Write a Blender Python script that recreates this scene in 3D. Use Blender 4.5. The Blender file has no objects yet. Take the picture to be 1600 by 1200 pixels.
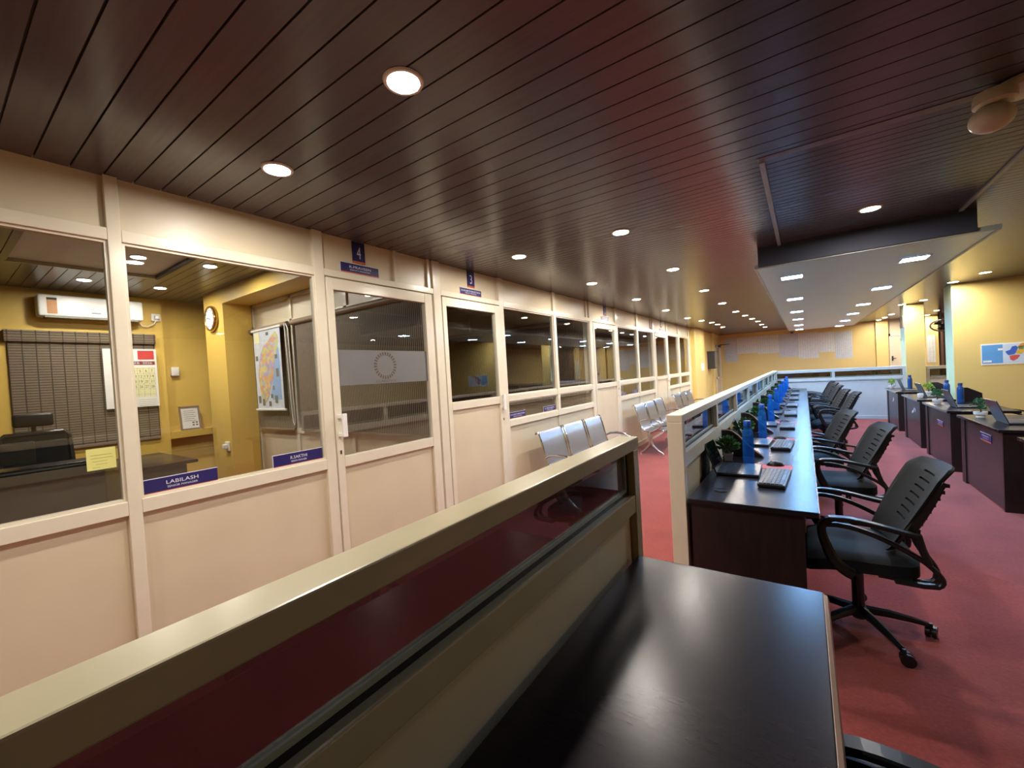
import bpy, bmesh, math, random
from mathutils import Vector, Matrix
random.seed(7)
PI = math.pi
sc = bpy.context.scene
COL = sc.collection

# ------------------------------------------------------------------ camera
cam_d = bpy.data.cameras.new('camera')
cam_d.sensor_fit = 'HORIZONTAL'; cam_d.sensor_width = 36.0
cam_d.lens = 654.437 / 1600 * 36.0
cam_d.clip_start = 0.02; cam_d.clip_end = 100
cam = bpy.data.objects.new('camera', cam_d); COL.objects.link(cam)
# calibrated rotation rows (image right, image down, forward) in world X, Y, Z
RIGHT = Vector((0.8187, 0.5701, -0.0585)).normalized()
DOWN = Vector((-0.0359, -0.0510, -0.9980)).normalized()
FWD = RIGHT.cross(DOWN).normalized() * 1.0
if FWD.y < 0: FWD = -FWD
DOWN = FWD.cross(RIGHT).normalized()
cam.matrix_world = Matrix(((RIGHT.x, -DOWN.x, -FWD.x, 0.0), (RIGHT.y, -DOWN.y, -FWD.y, 0.0), (RIGHT.z, -DOWN.z, -FWD.z, 1.5), (0, 0, 0, 1)))
sc.camera = cam

# ------------------------------------------------------------------ world + exposure
w = bpy.data.worlds.new('world'); sc.world = w; w.use_nodes = True
w.node_tree.nodes['Background'].inputs[0].default_value = (0.05, 0.045, 0.04, 1)
w.node_tree.nodes['Background'].inputs[1].default_value = 0.3
sc.view_settings.view_transform = 'Standard'; sc.view_settings.look = 'None'
sc.view_settings.exposure = 0.10; sc.view_settings.gamma = 1.0
sc.view_settings.use_curve_mapping = False
sc.cycles.use_denoising = True
sc.cycles.max_bounces = 10; sc.cycles.transparent_max_bounces = 24
sc.cycles.diffuse_bounces = 5; sc.cycles.glossy_bounces = 5
sc.cycles.sample_clamp_indirect = 8.0
sc.cycles.caustics_reflective = False; sc.cycles.caustics_refractive = False
LAMP_WARM = 680.0      # downlight lens radiance
LAMP_COOL = 250.0      # square panel lens radiance

# ------------------------------------------------------------------ helpers
def lin(c):
    if isinstance(c, str):
        c = [int(c[i:i + 2], 16) / 255 for i in (0, 2, 4)]
        c = [x / 12.92 if x <= .04045 else ((x + .055) / 1.055) ** 2.4 for x in c]
    return (c[0], c[1], c[2], 1.0)

def mat(name, color, rough=.5, metal=0.0, var=.06, scale=9.0, bump=0.0, bscale=150.0, spec=.5, stretch=None, coat=0.0):
    m = bpy.data.materials.new(name); m.use_nodes = True
    nt = m.node_tree; N = nt.nodes; L = nt.links
    b = N['Principled BSDF']
    b.inputs['Roughness'].default_value = rough; b.inputs['Metallic'].default_value = metal
    b.inputs['Specular IOR Level'].default_value = spec
    if coat: b.inputs['Coat Weight'].default_value = coat; b.inputs['Coat Roughness'].default_value = .12
    c = lin(color)
    tc = N.new('ShaderNodeTexCoord'); src = tc.outputs['Object']
    if stretch:
        mp = N.new('ShaderNodeMapping'); mp.inputs['Scale'].default_value = stretch
        L.new(src, mp.inputs['Vector']); src = mp.outputs['Vector']
    nz = N.new('ShaderNodeTexNoise'); nz.inputs['Scale'].default_value = scale; nz.inputs['Detail'].default_value = 4
    L.new(src, nz.inputs['Vector'])
    rp = N.new('ShaderNodeValToRGB')
    rp.color_ramp.elements[0].position = .3; rp.color_ramp.elements[1].position = .7
    rp.color_ramp.elements[0].color = tuple(x * (1 - var) for x in c[:3]) + (1,)
    rp.color_ramp.elements[1].color = tuple(min(1, x * (1 + var)) for x in c[:3]) + (1,)
    L.new(nz.outputs['Fac'], rp.inputs['Fac']); L.new(rp.outputs['Color'], b.inputs['Base Color'])
    if bump:
        n2 = N.new('ShaderNodeTexNoise'); n2.inputs['Scale'].default_value = bscale
        L.new(tc.outputs['Object'], n2.inputs['Vector'])
        bp = N.new('ShaderNodeBump'); bp.inputs['Strength'].default_value = bump; bp.inputs['Distance'].default_value = .004
        L.new(n2.outputs['Fac'], bp.inputs['Height']); L.new(bp.outputs['Normal'], b.inputs['Normal'])
    return m

def glass(name, tint=(1, 1, 1), ior=1.5, rough=0.0):
    m = bpy.data.materials.new(name); m.use_nodes = True
    nt = m.node_tree; N = nt.nodes; L = nt.links
    N.remove(N['Principled BSDF'])
    tr = N.new('ShaderNodeBsdfTransparent'); tr.inputs['Color'].default_value = (*tint, 1)
    gl = N.new('ShaderNodeBsdfGlossy'); gl.inputs['Roughness'].default_value = rough
    ms = N.new('ShaderNodeMixShader')
    lw = N.new('ShaderNodeLayerWeight'); lw.inputs['Blend'].default_value = .5
    # Schlick from the facing term (side-independent)
    pw = N.new('ShaderNodeMath'); pw.operation = 'POWER'; pw.inputs[1].default_value = 4.0
    L.new(lw.outputs['Facing'], pw.inputs[0])
    f0 = ((ior - 1) / (ior + 1)) ** 2
    ma = N.new('ShaderNodeMath'); ma.operation = 'MULTIPLY_ADD'; ma.inputs[1].default_value = 1 - f0; ma.inputs[2].default_value = f0
    L.new(pw.outputs[0], ma.inputs[0])
    L.new(ma.outputs[0], ms.inputs['Fac']); L.new(tr.outputs[0], ms.inputs[1]); L.new(gl.outputs[0], ms.inputs[2])
    L.new(ms.outputs[0], N['Material Output'].inputs['Surface'])
    return m

def emit(name, color, strength):
    m = bpy.data.materials.new(name); m.use_nodes = True
    nt = m.node_tree; N = nt.nodes; N.remove(N['Principled BSDF'])
    e = N.new('ShaderNodeEmission'); e.inputs[0].default_value = lin(color); e.inputs[1].default_value = strength
    nt.links.new(e.outputs[0], N['Material Output'].inputs['Surface'])
    return m

ORIG = []
class MB:
    """collects shapes into one mesh"""
    def __init__(s): s.bm = bmesh.new()
    def box(s, x0, x1, y0, y1, z0, z1, bev=0.0, seg=2):
        x0, x1 = sorted((x0, x1)); y0, y1 = sorted((y0, y1)); z0, z1 = sorted((z0, z1))
        vs = [s.bm.verts.new((x, y, z)) for x in (x0, x1) for y in (y0, y1) for z in (z0, z1)]
        fs = [s.bm.faces.new([vs[i] for i in f]) for f in ((0, 1, 3, 2), (4, 6, 7, 5), (0, 4, 5, 1), (2, 3, 7, 6), (0, 2, 6, 4), (1, 5, 7, 3))]
        if bev:
            es = list({e for f in fs for e in f.edges})
            bmesh.ops.bevel(s.bm, geom=es, offset=bev, segments=seg, affect='EDGES', profile=.5)
        return s
    def tube(s, pts, r, n=10, closed=False, caps=True):
        pts = [Vector(p) for p in pts]; m = len(pts)
        rs = r if isinstance(r, (list, tuple)) else [r] * m
        rings = []; up = None
        for i, p in enumerate(pts):
            a = pts[(i - 1) % m] if (i or closed) else p; b = pts[(i + 1) % m] if (i < m - 1 or closed) else p
            t = (b - a).normalized()
            if up is None:
                up = Vector((0, 0, 1)) if abs(t.z) < .9 else Vector((1, 0, 0))
            u = (up - t * up.dot(t)).normalized(); v = t.cross(u); up = u
            rings.append([s.bm.verts.new(p + (u * math.cos(2 * PI * k / n) + v * math.sin(2 * PI * k / n)) * rs[i]) for k in range(n)])
        last = m if closed else m - 1
        for i in range(last):
            A, B = rings[i], rings[(i + 1) % m]
            for k in range(n):
                s.bm.faces.new((A[k], A[(k + 1) % n], B[(k + 1) % n], B[k]))
        if caps and not closed:
            s.bm.faces.new(rings[0][::-1]); s.bm.faces.new(rings[-1])
        return s
    def ribbon(s, pts, y, wy, t):
        """flat bar swept along (x,z) points, centred on y, wy wide and t thick"""
        ts = t if isinstance(t, (list, tuple)) else [t] * len(pts)
        rings = []
        for i, (x, z) in enumerate(pts):
            a = pts[max(0, i - 1)]; b = pts[min(len(pts) - 1, i + 1)]
            d = Vector((b[0] - a[0], b[1] - a[1])).normalized(); nx, nz = -d.y, d.x
            h = ts[i] / 2; q = wy / 2; c = min(h, q) * .45
            prof = [(-q + c, -h), (q - c, -h), (q, -h + c), (q, h - c), (q - c, h), (-q + c, h), (-q, h - c), (-q, -h + c)]
            rings.append([s.bm.verts.new((x + nx * b_, y + a_, z + nz * b_)) for a_, b_ in prof])
        for i in range(len(rings) - 1):
            A, B = rings[i], rings[i + 1]
            for k in range(8): s.bm.faces.new((A[k], A[(k + 1) % 8], B[(k + 1) % 8], B[k]))
        s.bm.faces.new(rings[0][::-1]); s.bm.faces.new(rings[-1])
        return s
    def lathe(s, prof, c=(0, 0, 0), n=20, axis='Z'):
        rings = []
        for r, h in prof:
            ring = []
            for k in range(n):
                a = 2 * PI * k / n; p = (r * math.cos(a), r * math.sin(a), h)
                if axis == 'Y': p = (p[0], p[2], p[1])
                if axis == 'X': p = (p[2], p[0], p[1])
                ring.append(s.bm.verts.new((c[0] + p[0], c[1] + p[1], c[2] + p[2])))
            rings.append(ring)
        for A, B in zip(rings, rings[1:]):
            for k in range(n): s.bm.faces.new((A[k], A[(k + 1) % n], B[(k + 1) % n], B[k]))
        s.bm.faces.new(rings[0][::-1]); s.bm.faces.new(rings[-1])
        return s
    def prism(s, poly, o, u, v, d):
        """polygon in the u,v plane at o, thickened along d"""
        o, u, v, d = map(Vector, (o, u, v, d))
        A = [s.bm.verts.new(o + u * a + v * b) for a, b in poly]
        B = [s.bm.verts.new(o + u * a + v * b + d) for a, b in poly]
        n = len(poly)
        s.bm.faces.new(A[::-1]); s.bm.faces.new(B)
        for k in range(n): s.bm.faces.new((A[k], A[(k + 1) % n], B[(k + 1) % n], B[k]))
        return s
    def raw(s, vs, fs):
        V = [s.bm.verts.new(v) for v in vs]
        for f in fs:
            try: s.bm.faces.new([V[i] for i in f])
            except ValueError: pass
        return s
    def build(s, name, m, parent=None, smooth=False, recalc=True, off=None):
        if recalc: bmesh.ops.recalc_face_normals(s.bm, faces=s.bm.faces)
        if parent is not None and off is None: off = parent.get('_o')
        if off is not None:
            bmesh.ops.translate(s.bm, verts=s.bm.verts, vec=-Vector(off))
        me = bpy.data.meshes.new(name); s.bm.to_mesh(me); s.bm.free()
        if smooth:
            for p in me.polygons: p.use_smooth = True
            try: me.set_sharp_from_angle(angle=math.radians(40))
            except Exception: pass
        o = bpy.data.objects.new(name, me); COL.objects.link(o)
        if m: me.materials.append(m)
        if parent is not None:
            o.parent = parent
            if off is not None: o['_o'] = tuple(off); ORIG.append(o)
        return o

def thing(name, label, cat, loc=(0, 0, 0), rz=0, group=None, local=False):
    """Empty at a thing's base. Parts are authored in world space unless local."""
    o = bpy.data.objects.new(name, None); COL.objects.link(o)
    o.empty_display_size = .05
    o.location = loc; o.rotation_euler = (0, 0, rz)
    o['label'] = label; o['category'] = cat
    if group: o['group'] = group
    if not local: o['_o'] = tuple(loc); ORIG.append(o)
    return o
def tag(o, label, cat, group=None):
    o['label'] = label; o['category'] = cat
    if group: o['group'] = group
    return o
def struct(o, label=None, cat=None):
    o['kind'] = 'structure'
    if label: o['label'] = label
    if cat: o['category'] = cat
    return o
def sempty(name, label, cat, loc=(0, 0, 0)):
    o = thing(name, label, cat, loc); o['kind'] = 'structure'; return o
KIDS = {}
def dup(root, loc, rz, label, group=None):
    if root.name not in KIDS:
        KIDS[root.name] = [(c, [(g, None) for g in c.children]) for c in root.children]
    r = root.copy(); COL.objects.link(r); r.location = loc; r.rotation_euler = (0, 0, rz); r['label'] = label
    if group: r['group'] = group
    for c0, gs in KIDS[root.name]:
        c = c0.copy(); COL.objects.link(c); c.parent = r
        for g0, _ in gs:
            g = g0.copy(); COL.objects.link(g); g.parent = c
    return r

# text: meshes cut from the built-in font, laid on a plane
TXT = {}
def text_raw(body):
    if body in TXT: return TXT[body]
    cu = bpy.data.curves.new('text', 'FONT'); cu.body = body; cu.size = 1.0
    cu.align_x = 'CENTER'; cu.align_y = 'CENTER'; cu.resolution_u = 3
    o = bpy.data.objects.new('text', cu); COL.objects.link(o)
    dg = bpy.context.evaluated_depsgraph_get()
    me = bpy.data.meshes.new_from_object(o.evaluated_get(dg))
    vs = [tuple(v.co) for v in me.vertices]; fs = [tuple(p.vertices) for p in me.polygons]
    xs = [v[0] for v in vs] or [0]; ys = [v[1] for v in vs] or [0]
    cx, cy = (min(xs) + max(xs)) / 2, (min(ys) + max(ys)) / 2
    vs = [(v[0] - cx, v[1] - cy) for v in vs]
    TXT[body] = (vs, fs, max(xs) - min(xs), max(ys) - min(ys))
    bpy.data.objects.remove(o); bpy.data.curves.remove(cu); bpy.data.meshes.remove(me)
    return TXT[body]
def put_text(mb, body, c, u, v, width, height):
    vs, fs, tw, th = text_raw(body)
    sx, sy = width / max(tw, 1e-6), height / max(th, 1e-6)
    c, u, v = Vector(c), Vector(u), Vector(v)
    mb.raw([c + u * (a * sx) + v * (b * sy) for a, b in vs], fs)
for t_ in ('4', '3', '2', '1', 'R.PRAVEEN', 'DEPUTY MANAGER', 'LABILASH', 'SENIOR MANAGER', 'R.SAKTHI', 'D.KARTHIKEYAN', 'FEB  2026', 'CLARENCE'): text_raw(t_)
for i_ in range(1, 32): text_raw(str(i_))

# ------------------------------------------------------------------ materials
M = {}
M['frame'] = mat('frame_cream', 'd9d2bd', .22, var=.02, spec=.55)
M['rail'] = mat('rail_cream', 'aea588', .26, var=.03, spec=.4)
M['panel'] = mat('panel_beige', 'cec2a6', .38, var=.04, scale=3)
M['panelwhite'] = mat('panel_white', 'b4c2c8', .35, var=.02)
M['yellow'] = mat('paint_yellow', 'd3bc74', .5, var=.03, scale=2, bump=.03)
M['yellowoffice'] = mat('paint_office_yellow', 'dab758', .5, var=.03, scale=2, bump=.03)
M['mint'] = mat('pillar_side_mint', 'cfe2bb', .5, var=.03, scale=2)
M['brownwall'] = mat('wall_brown', '8d7863', .5, var=.05)
M['ceil'] = mat('ceiling_wood', '534f51', .24, var=.07, scale=6, stretch=(.6, 9, 1), spec=.48)
M['ceilgap'] = mat('ceiling_joint', '36271f', .5)
M['ceilwhite'] = mat('ceiling_pale', 'c0ecff', .3, var=.05, scale=6, stretch=(.6, 9, 1), spec=.65)
M['ceiltrim'] = mat('ceiling_trim', '9aa39f', .35)
M['ceilseam'] = mat('ceiling_seam', '6a5a52', .3)
M['dropgap'] = mat('pale_ceiling_joint', '6a6a68', .5)
M['ceiloff'] = mat('office_ceiling_wood', '554740', .3, var=.2, scale=6, stretch=(.6, 9, 1), spec=.6)
M['greyceil'] = mat('grey_ceiling_board', 'd8dde2', .6, var=.05)
M['soffit'] = mat('soffit_dark', '2e3242', .7, var=.05)
def carpet():
    m = mat('carpet_red', '984543', .95, var=.16, scale=60, bump=.6, bscale=300, spec=.12)
    N = m.node_tree.nodes; L = m.node_tree.links; b = N['Principled BSDF']
    b.inputs['Sheen Weight'].default_value = .2; b.inputs['Sheen Roughness'].default_value = .5
    src = b.inputs['Base Color'].links[0].from_socket
    tc = N.new('ShaderNodeTexCoord'); n1 = N.new('ShaderNodeTexNoise'); n1.inputs['Scale'].default_value = 2.2; n1.inputs['Detail'].default_value = 8; n1.inputs['Roughness'].default_value = .7
    L.new(tc.outputs['Object'], n1.inputs['Vector'])
    mr = N.new('ShaderNodeMapRange'); mr.inputs['From Min'].default_value = .3; mr.inputs['From Max'].default_value = .7; mr.inputs['To Min'].default_value = .78; mr.inputs['To Max'].default_value = 1.12
    L.new(n1.outputs['Fac'], mr.inputs['Value'])
    mx = N.new('ShaderNodeMix'); mx.data_type = 'RGBA'; mx.blend_type = 'MULTIPLY'; mx.inputs[0].default_value = 1
    L.new(src, mx.inputs[6]); L.new(mr.outputs[0], mx.inputs[7]); L.new(mx.outputs[2], b.inputs['Base Color'])
    return m
M['carpet'] = carpet()
M['wood'] = mat('desk_dark_wood', '1e191e', .26, var=.18, scale=5, stretch=(2, 14, 14), spec=.24)
M['woodside'] = mat('desk_side_dark', '251b1c', .36, var=.2, scale=5, stretch=(10, 10, 1.2), spec=.4)
M['woodpanel'] = mat('desk_front_dark', '30272b', .3, var=.12, scale=5, stretch=(10, 10, 1.2), spec=.5)
M['edge'] = mat('edge_band_brown', '8a7264', .25, var=.1, spec=.6)
M['pane'] = glass('clear_pane', (.93, .95, .94), 1.8)
M['smoke'] = glass('tinted_pane', (.27, .26, .26), 1.6)
M['frost'] = mat('frosted_film', '6e6e6d', .6, var=.03)
M['logo'] = mat('logo_cut', '54452f', .6)
M['gasket'] = mat('black_gasket', '0d0d0e', .5)
M['bead'] = mat('glazing_bead', '8f998c', .4)
M['steel'] = mat('brushed_steel', 'c4cad2', .28, metal=1.0, var=.04, scale=20, stretch=(1, 12, 1))
M['chrome'] = mat('chrome', 'd2d4d8', .12, metal=1.0, var=.02)
M['cast'] = mat('cast_aluminium', 'b8b4b0', .35, metal=.9)
M['black'] = mat('black_plastic', '15171a', .38, var=.1)
M['armblack'] = mat('arm_plastic', '121418', .34, var=.1, spec=.5)
M['mesh'] = mat('chair_mesh', '0f1418', .62, var=.25, scale=400, bump=.3, bscale=500, spec=.2)
M['seatcloth'] = mat('seat_fabric', '11171c', .7, var=.2, scale=220, bump=.3, bscale=400, spec=.25)
M['lapgrey'] = mat('laptop_shell', '3b3f45', .3, metal=.35, var=.05)
M['lapdark'] = mat('laptop_dark', '25292e', .28, metal=.3, var=.05)
M['keys'] = mat('laptop_keys', '17191c', .45)
M['keycap'] = mat('keycap', '3d424a', .3, var=.05, spec=.6)
M['screen'] = mat('screen_glass', '0a0c0f', .06, spec=.7)
M['white'] = mat('white_plastic', 'e4e4df', .35, var=.02)
M['potwhite'] = mat('pot_white', 'd6cfc2', .45)
M['leaf'] = mat('leaf_green', '3f6d2c', .55, var=.45, scale=40)
M['leaflight'] = mat('leaf_light_green', '87a83a', .55, var=.35, scale=40)
M['leafdark'] = mat('leaf_dark_green', '2f6a3c', .55, var=.4, scale=40)
M['stem'] = mat('stem_brown', '4a3a22', .7)
M['soil'] = mat('pot_soil', '2c2118', .9, var=.3, scale=80)
M['navy'] = mat('sign_navy', '25215f', .3, var=.03)
M['orange'] = mat('sign_orange', 'c8623a', .35)
M['letter'] = mat('sign_letter', 'dcdcec', .4)
M['paper'] = mat('paper_white', 'e6e6e0', .7, var=.02)
M['note'] = mat('note_yellow', 'd9d884', .7, var=.03)
M['ink'] = mat('ink_black', '26241f', .7)
M['red'] = mat('print_red', 'c4383a', .6)
M['maroon'] = mat('print_maroon', '7a2c28', .6)
M['calgrid'] = mat('calendar_grid', 'e2dfae', .7)
M['gold'] = mat('gold_rim', 'b79557', .22, metal=.8)
M['pink'] = mat('mousepad_pink', 'c25a68', .7)
M['gasblack'] = mat('gas_lift', '101113', .25)
M['lens'] = emit('downlight_lens', 'fff5ea', LAMP_WARM)
M['lenscool'] = emit('panel_lens', '8cc4ff', LAMP_COOL)
M['globe'] = mat('globe_white', 'cdc4ae', .3, var=.03)
M['dark'] = mat('dark_metal_box', '3a3a3c', .35, metal=.3)
M['boxgrey'] = mat('box_face_grey', '7d7a72', .25, metal=.3)
M['curtain'] = mat('brown_curtain', '5d4636', .8, var=.2, scale=10, stretch=(20, 20, .5))

def striped(name, ax, c1, c2, period, rough=.7, thread=None, c3=None, duty=.5):
    m = bpy.data.materials.new(name); m.use_nodes = True
    nt = m.node_tree; N = nt.nodes; L = nt.links; b = N['Principled BSDF']; b.inputs['Roughness'].default_value = rough
    tc = N.new('ShaderNodeTexCoord'); sp = N.new('ShaderNodeSeparateXYZ'); L.new(tc.outputs['Object'], sp.inputs[0])
    def stripe(axis, per, d):
        k = N.new('ShaderNodeMath'); k.operation = 'DIVIDE'; k.inputs[1].default_value = per; L.new(sp.outputs[axis], k.inputs[0])
        f = N.new('ShaderNodeMath'); f.operation = 'FRACT'; L.new(k.outputs[0], f.inputs[0])
        g = N.new('ShaderNodeMath'); g.operation = 'GREATER_THAN'; g.inputs[1].default_value = d; L.new(f.outputs[0], g.inputs[0])
        return g.outputs[0]
    mx = N.new('ShaderNodeMix'); mx.data_type = 'RGBA'
    mx.inputs[6].default_value = lin(c1); mx.inputs[7].default_value = lin(c2)
    L.new(stripe(ax, period, duty), mx.inputs[0]); out = mx.outputs[2]
    if thread:
        m2 = N.new('ShaderNodeMix'); m2.data_type = 'RGBA'; m2.inputs[7].default_value = lin(c3)
        L.new(out, m2.inputs[6]); L.new(stripe(thread[0], thread[1], thread[2]), m2.inputs[0]); out = m2.outputs[2]
    nz = N.new('ShaderNodeTexNoise'); nz.inputs['Scale'].default_value = 14; L.new(tc.outputs['Object'], nz.inputs['Vector'])
    m3 = N.new('ShaderNodeMix'); m3.data_type = 'RGBA'; m3.blend_type = 'MULTIPLY'; m3.inputs[0].default_value = .35
    L.new(out, m3.inputs[6]); L.new(nz.outputs['Color'], m3.inputs[7])
    L.new(m3.outputs[2], b.inputs['Base Color'])
    return m
M['blind'] = striped('striped_blind', 'X', '2e241c', '9c8a76', .0256)
M['bamboo'] = striped('woven_blind', 'Z', '594c3c', '8a7b66', .03, .75, ('Y', .105, .9), '3a3026')
M['sheet'] = striped('printed_sheet', 'Z', 'e6e9de', 'dcdfd3', .045, .7, ('X', .07, .9), 'c2c7c6')
M['news'] = striped('printed_sheet_dense', 'Z', 'd9dfdc', 'c9cfcb', .03, .7, ('X', .05, .8), 'b4bcc0')

# ------------------------------------------------------------------ setting: floor, ceilings
CZ = 2.54; XW = -2.618; XR = 4.3; Y0 = -3.0; YB = 17.8
struct(MB().box(-7.6, XR, Y0 - .1, YB + .1, -.1, 0).build('floor', M['carpet']), 'red carpet floor of the office', 'floor')

def planks(mb, x0, x1, y0, y1, z, pitch, gap=.007, th=.012):
    y = y0
    while y < y1 - 1e-4:
        e = min(y + pitch - gap, y1)
        mb.box(x0, x1, y, e, z, z + th)
        y += pitch
mb = MB(); planks(mb, XW - .03, XR, Y0, 2.555, CZ, .108); planks(mb, XW - .03, XR, 2.605, YB, CZ, .066, .006)
ceil = struct(mb.build('ceiling', M['ceil'], recalc=False), 'glossy dark brown plank ceiling', 'ceiling')
MB().box(XW - .03, XR, Y0, YB, CZ + .0125, CZ + .06).build('backing', M['ceilgap'], ceil)
MB().box(XW - .03, -.16, 2.556, 2.604, CZ, CZ + .012).build('trim', M['ceil'], ceil)
MB().box(-.16, XR, 2.552, 2.608, CZ - .003, CZ + .012).build('trim', M['ceilseam'], ceil)
MB().box(-.155, -.13, 2.6, 4.55, CZ - .012, CZ + .004).build('trim', M['ceiltrim'], ceil)
MB().box(.995, 1.018, 2.6, 4.60, CZ - .012, CZ + .004).build('trim', M['ceiltrim'], ceil)
# dropped pale panel with the dark soffit at its near end
PZ = 2.36
mb = MB(); planks(mb, -.335, 1.20, 4.63, 15.6, PZ, .066, .007, .01)
drop = struct(mb.build('ceiling_drop', M['ceilwhite'], recalc=False), 'dropped pale plank ceiling section above the desk row', 'ceiling')
MB().box(-.335, 1.2, 4.60, 15.6, PZ + .0105, PZ + .03).build('backing', M['dropgap'], drop)
MB().box(-.315, 1.09, 4.56, 4.6, PZ + .005, CZ - .001).build('soffit', M['soffit'], drop)
MB().box(-.315, -.295, 4.6, 15.6, PZ + .032, CZ - .001).build('side_panel', M['ceil'], drop)
MB().box(1.07, 1.09, 4.6, 15.6, PZ + .032, CZ - .001).build('side_panel', M['ceil'], drop)
mb = MB(); mb.box(-.35, -.33, 4.58, 15.6, PZ - .006, PZ + .03); mb.box(1.195, 1.215, 4.58, 15.6, PZ - .006, PZ + .03); mb.box(-.35, 1.215, 4.575, 4.6, PZ - .004, PZ + .03)
mb.build('edge_trim', M['ceiltrim'], drop)

# ------------------------------------------------------------------ setting: far, right and near walls
struct(MB().box(-7.6, XR, YB, YB + .1, 0, 2.9).build('wall_back', M['yellow']), 'yellow back wall', 'wall')
struct(MB().box(XR, XR + .1, Y0, YB + .1, 0, 2.7).build('wall_right', M['yellow']), 'yellow right wall', 'wall')
struct(MB().box(-7.6, XR, Y0 - .1, Y0, 0, 2.9).build('wall_front', M['yellow']), 'yellow wall behind the camera', 'wall')
# pillars: yellow face, pale green side
def pillar(name, x0, x1, y0, y1, label):
    o = MB().box(x0, x1, y0, y1, 0, CZ).build(name, M['yellow'])
    struct(o, label, 'pillar')
    MB().box(x0 - .006, x0, y0 + .004, y1 - .004, 0, CZ).build('side_face', M['mint'], o)
    return o
pillar('wall_pillar', 1.985, XR, 9.6, 10.05, 'wide yellow pillar wall with the coloured map poster on it')
pilB = pillar('column', 1.86, 2.17, 12.6, 13.1, 'narrow yellow column at the end of the far glass partition')
o = MB().box(1.835, 1.853, 12.66, 13.02, 2.05, 2.3).build('wooden_board', M['brownwall'])
tag(o, 'small brown wooden board high on the side of the narrow column', 'board')
struct(MB().box(1.915, 2.21, YB - .16, YB, 0, CZ).build('wall_pilaster', M['yellow']), 'yellow pilaster on the back wall beside the beige door', 'pilaster')
struct(MB().box(3.0, 3.27, YB - .5, YB, 0, CZ).build('wall_pilaster', M['yellow']), 'yellow pilaster on the back wall beyond the two pillars', 'pilaster')
struct(MB().box(2.21, 3.0, YB - .06, YB, 0, CZ).build('wall_panelled', M['panel']), 'beige panelled stretch of back wall around the door', 'wall')
bd = sempty('door_5', 'beige door in the back wall beside the yellow pilaster', 'door', (2.6, YB - .06, 0))
MB().box(2.27, 2.93, YB - .085, YB - .06, 0, 2.02, .004).build('leaf', M['panel'], bd)
mb = MB(); mb.box(2.23, 2.27, YB - .1, YB - .06, 0, 2.1); mb.box(2.93, 2.97, YB - .1, YB - .06, 0, 2.1); mb.box(2.23, 2.97, YB - .1, YB - .06, 2.03, 2.1); mb.build('door_frame', M['frame'], bd)
mb = MB(); mb.box(2.285, 2.32, YB - .1, YB - .085, 1.25, 1.4, .004); mb.tube([(2.3, YB - .1, 1.32), (2.3, YB - .14, 1.32), (2.38, YB - .14, 1.32)], .012); mb.build('handle', M['black'], bd)
o = MB().box(2.5, 2.72, YB - .1, YB - .085, 1.86, 1.93).build('door_sign', M['dark']); tag(o, 'small dark nameplate on the beige door in the back wall', 'sign')
# brown curtain wall at the far right
mb = MB()
pts = []
for i in range(41):
    x = 3.28 + i * .025; pts.append((x, .03 * math.sin(i * 1.4)))
poly = [(x, y) for x, y in pts] + [(x, y + .02) for x, y in reversed(pts)]
mb.prism(poly, (0, YB - .45, 0.05), (1, 0, 0), (0, 1, 0), (0, 0, 2.45))
tag(mb.build('curtain', M['curtain']), 'brown curtain far beyond the two yellow pillars', 'curtain')

# left wall beyond the offices: yellow boxed columns
yl = struct(MB().box(-2.75, -2.6, 12.62, YB, 0, CZ).build('wall_left_far', M['yellow']), 'yellow wall beyond the glazed offices', 'wall')
struct(MB().box(-2.6, -2.5, 12.72, 14.1, 0, CZ, .006).build('trim_1', M['yellow']), 'yellow boxed column just past the last office', 'column')
struct(MB().box(-2.6, -2.55, 15.9, 16.3, 0, CZ, .006).build('trim_2', M['yellow']), 'slim yellow boxed column before the far door', 'column')
fd = sempty('door_6', 'narrow glazed door in the yellow wall next to the back wall', 'door', (-2.55, 17.0, 0))
MB().box(-2.6, -2.565, 16.5, 17.5, 0, .95).build('lower_panel', M['panel'], fd)
MB().box(-2.59, -2.58, 16.56, 17.44, 1.0, 2.06).build('pane', M['pane'], fd)
mb = MB(); mb.box(-2.6, -2.55, 16.44, 16.54, 0, 2.14); mb.box(-2.6, -2.55, 17.44, 17.54, 0, 2.14); mb.box(-2.6, -2.55, 16.44, 17.54, 2.06, 2.14); mb.box(-2.6, -2.55, 16.44, 17.54, .93, 1.0); mb.build('door_frame', M['frame'], fd)
dc = thing('door_closer', 'dark door closer arm above the narrow far door', 'door closer', (-2.55, 16.9, 2.14))
MB().box(-2.55, -2.49, 16.9, 17.25, 2.08, 2.15, .006).build('body', M['dark'], dc)
MB().tube([(-2.5, 16.95, 2.16), (-2.2, 17.1, 2.16), (-2.53, 17.4, 2.16)], .012).build('arm', M['dark'], dc)
bx = thing('wall_box', 'dark metal control box on the yellow wall past the offices', 'box', (-2.6, 15.3, 1.3))
MB().box(-2.6, -2.38, 15.05, 15.5, 1.32, 1.9, .008).build('body', M['dark'], bx)
MB().box(-2.38, -2.365, 15.07, 15.48, 1.34, 1.88, .004).build('door', M['boxgrey'], bx)
sw = thing('switch_panel', 'white switch panel on the yellow boxed column', 'switch', (-2.5, 13.7, 1.4))
MB().box(-2.5, -2.488, 13.45, 13.85, 1.3, 1.52, .004).build('plate', M['white'], sw)
for k in range(3): MB().box(-2.488, -2.483, 13.49 + k * .12, 13.57 + k * .12, 1.36, 1.46, .002).build('switch', M['paper'], sw)

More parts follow.
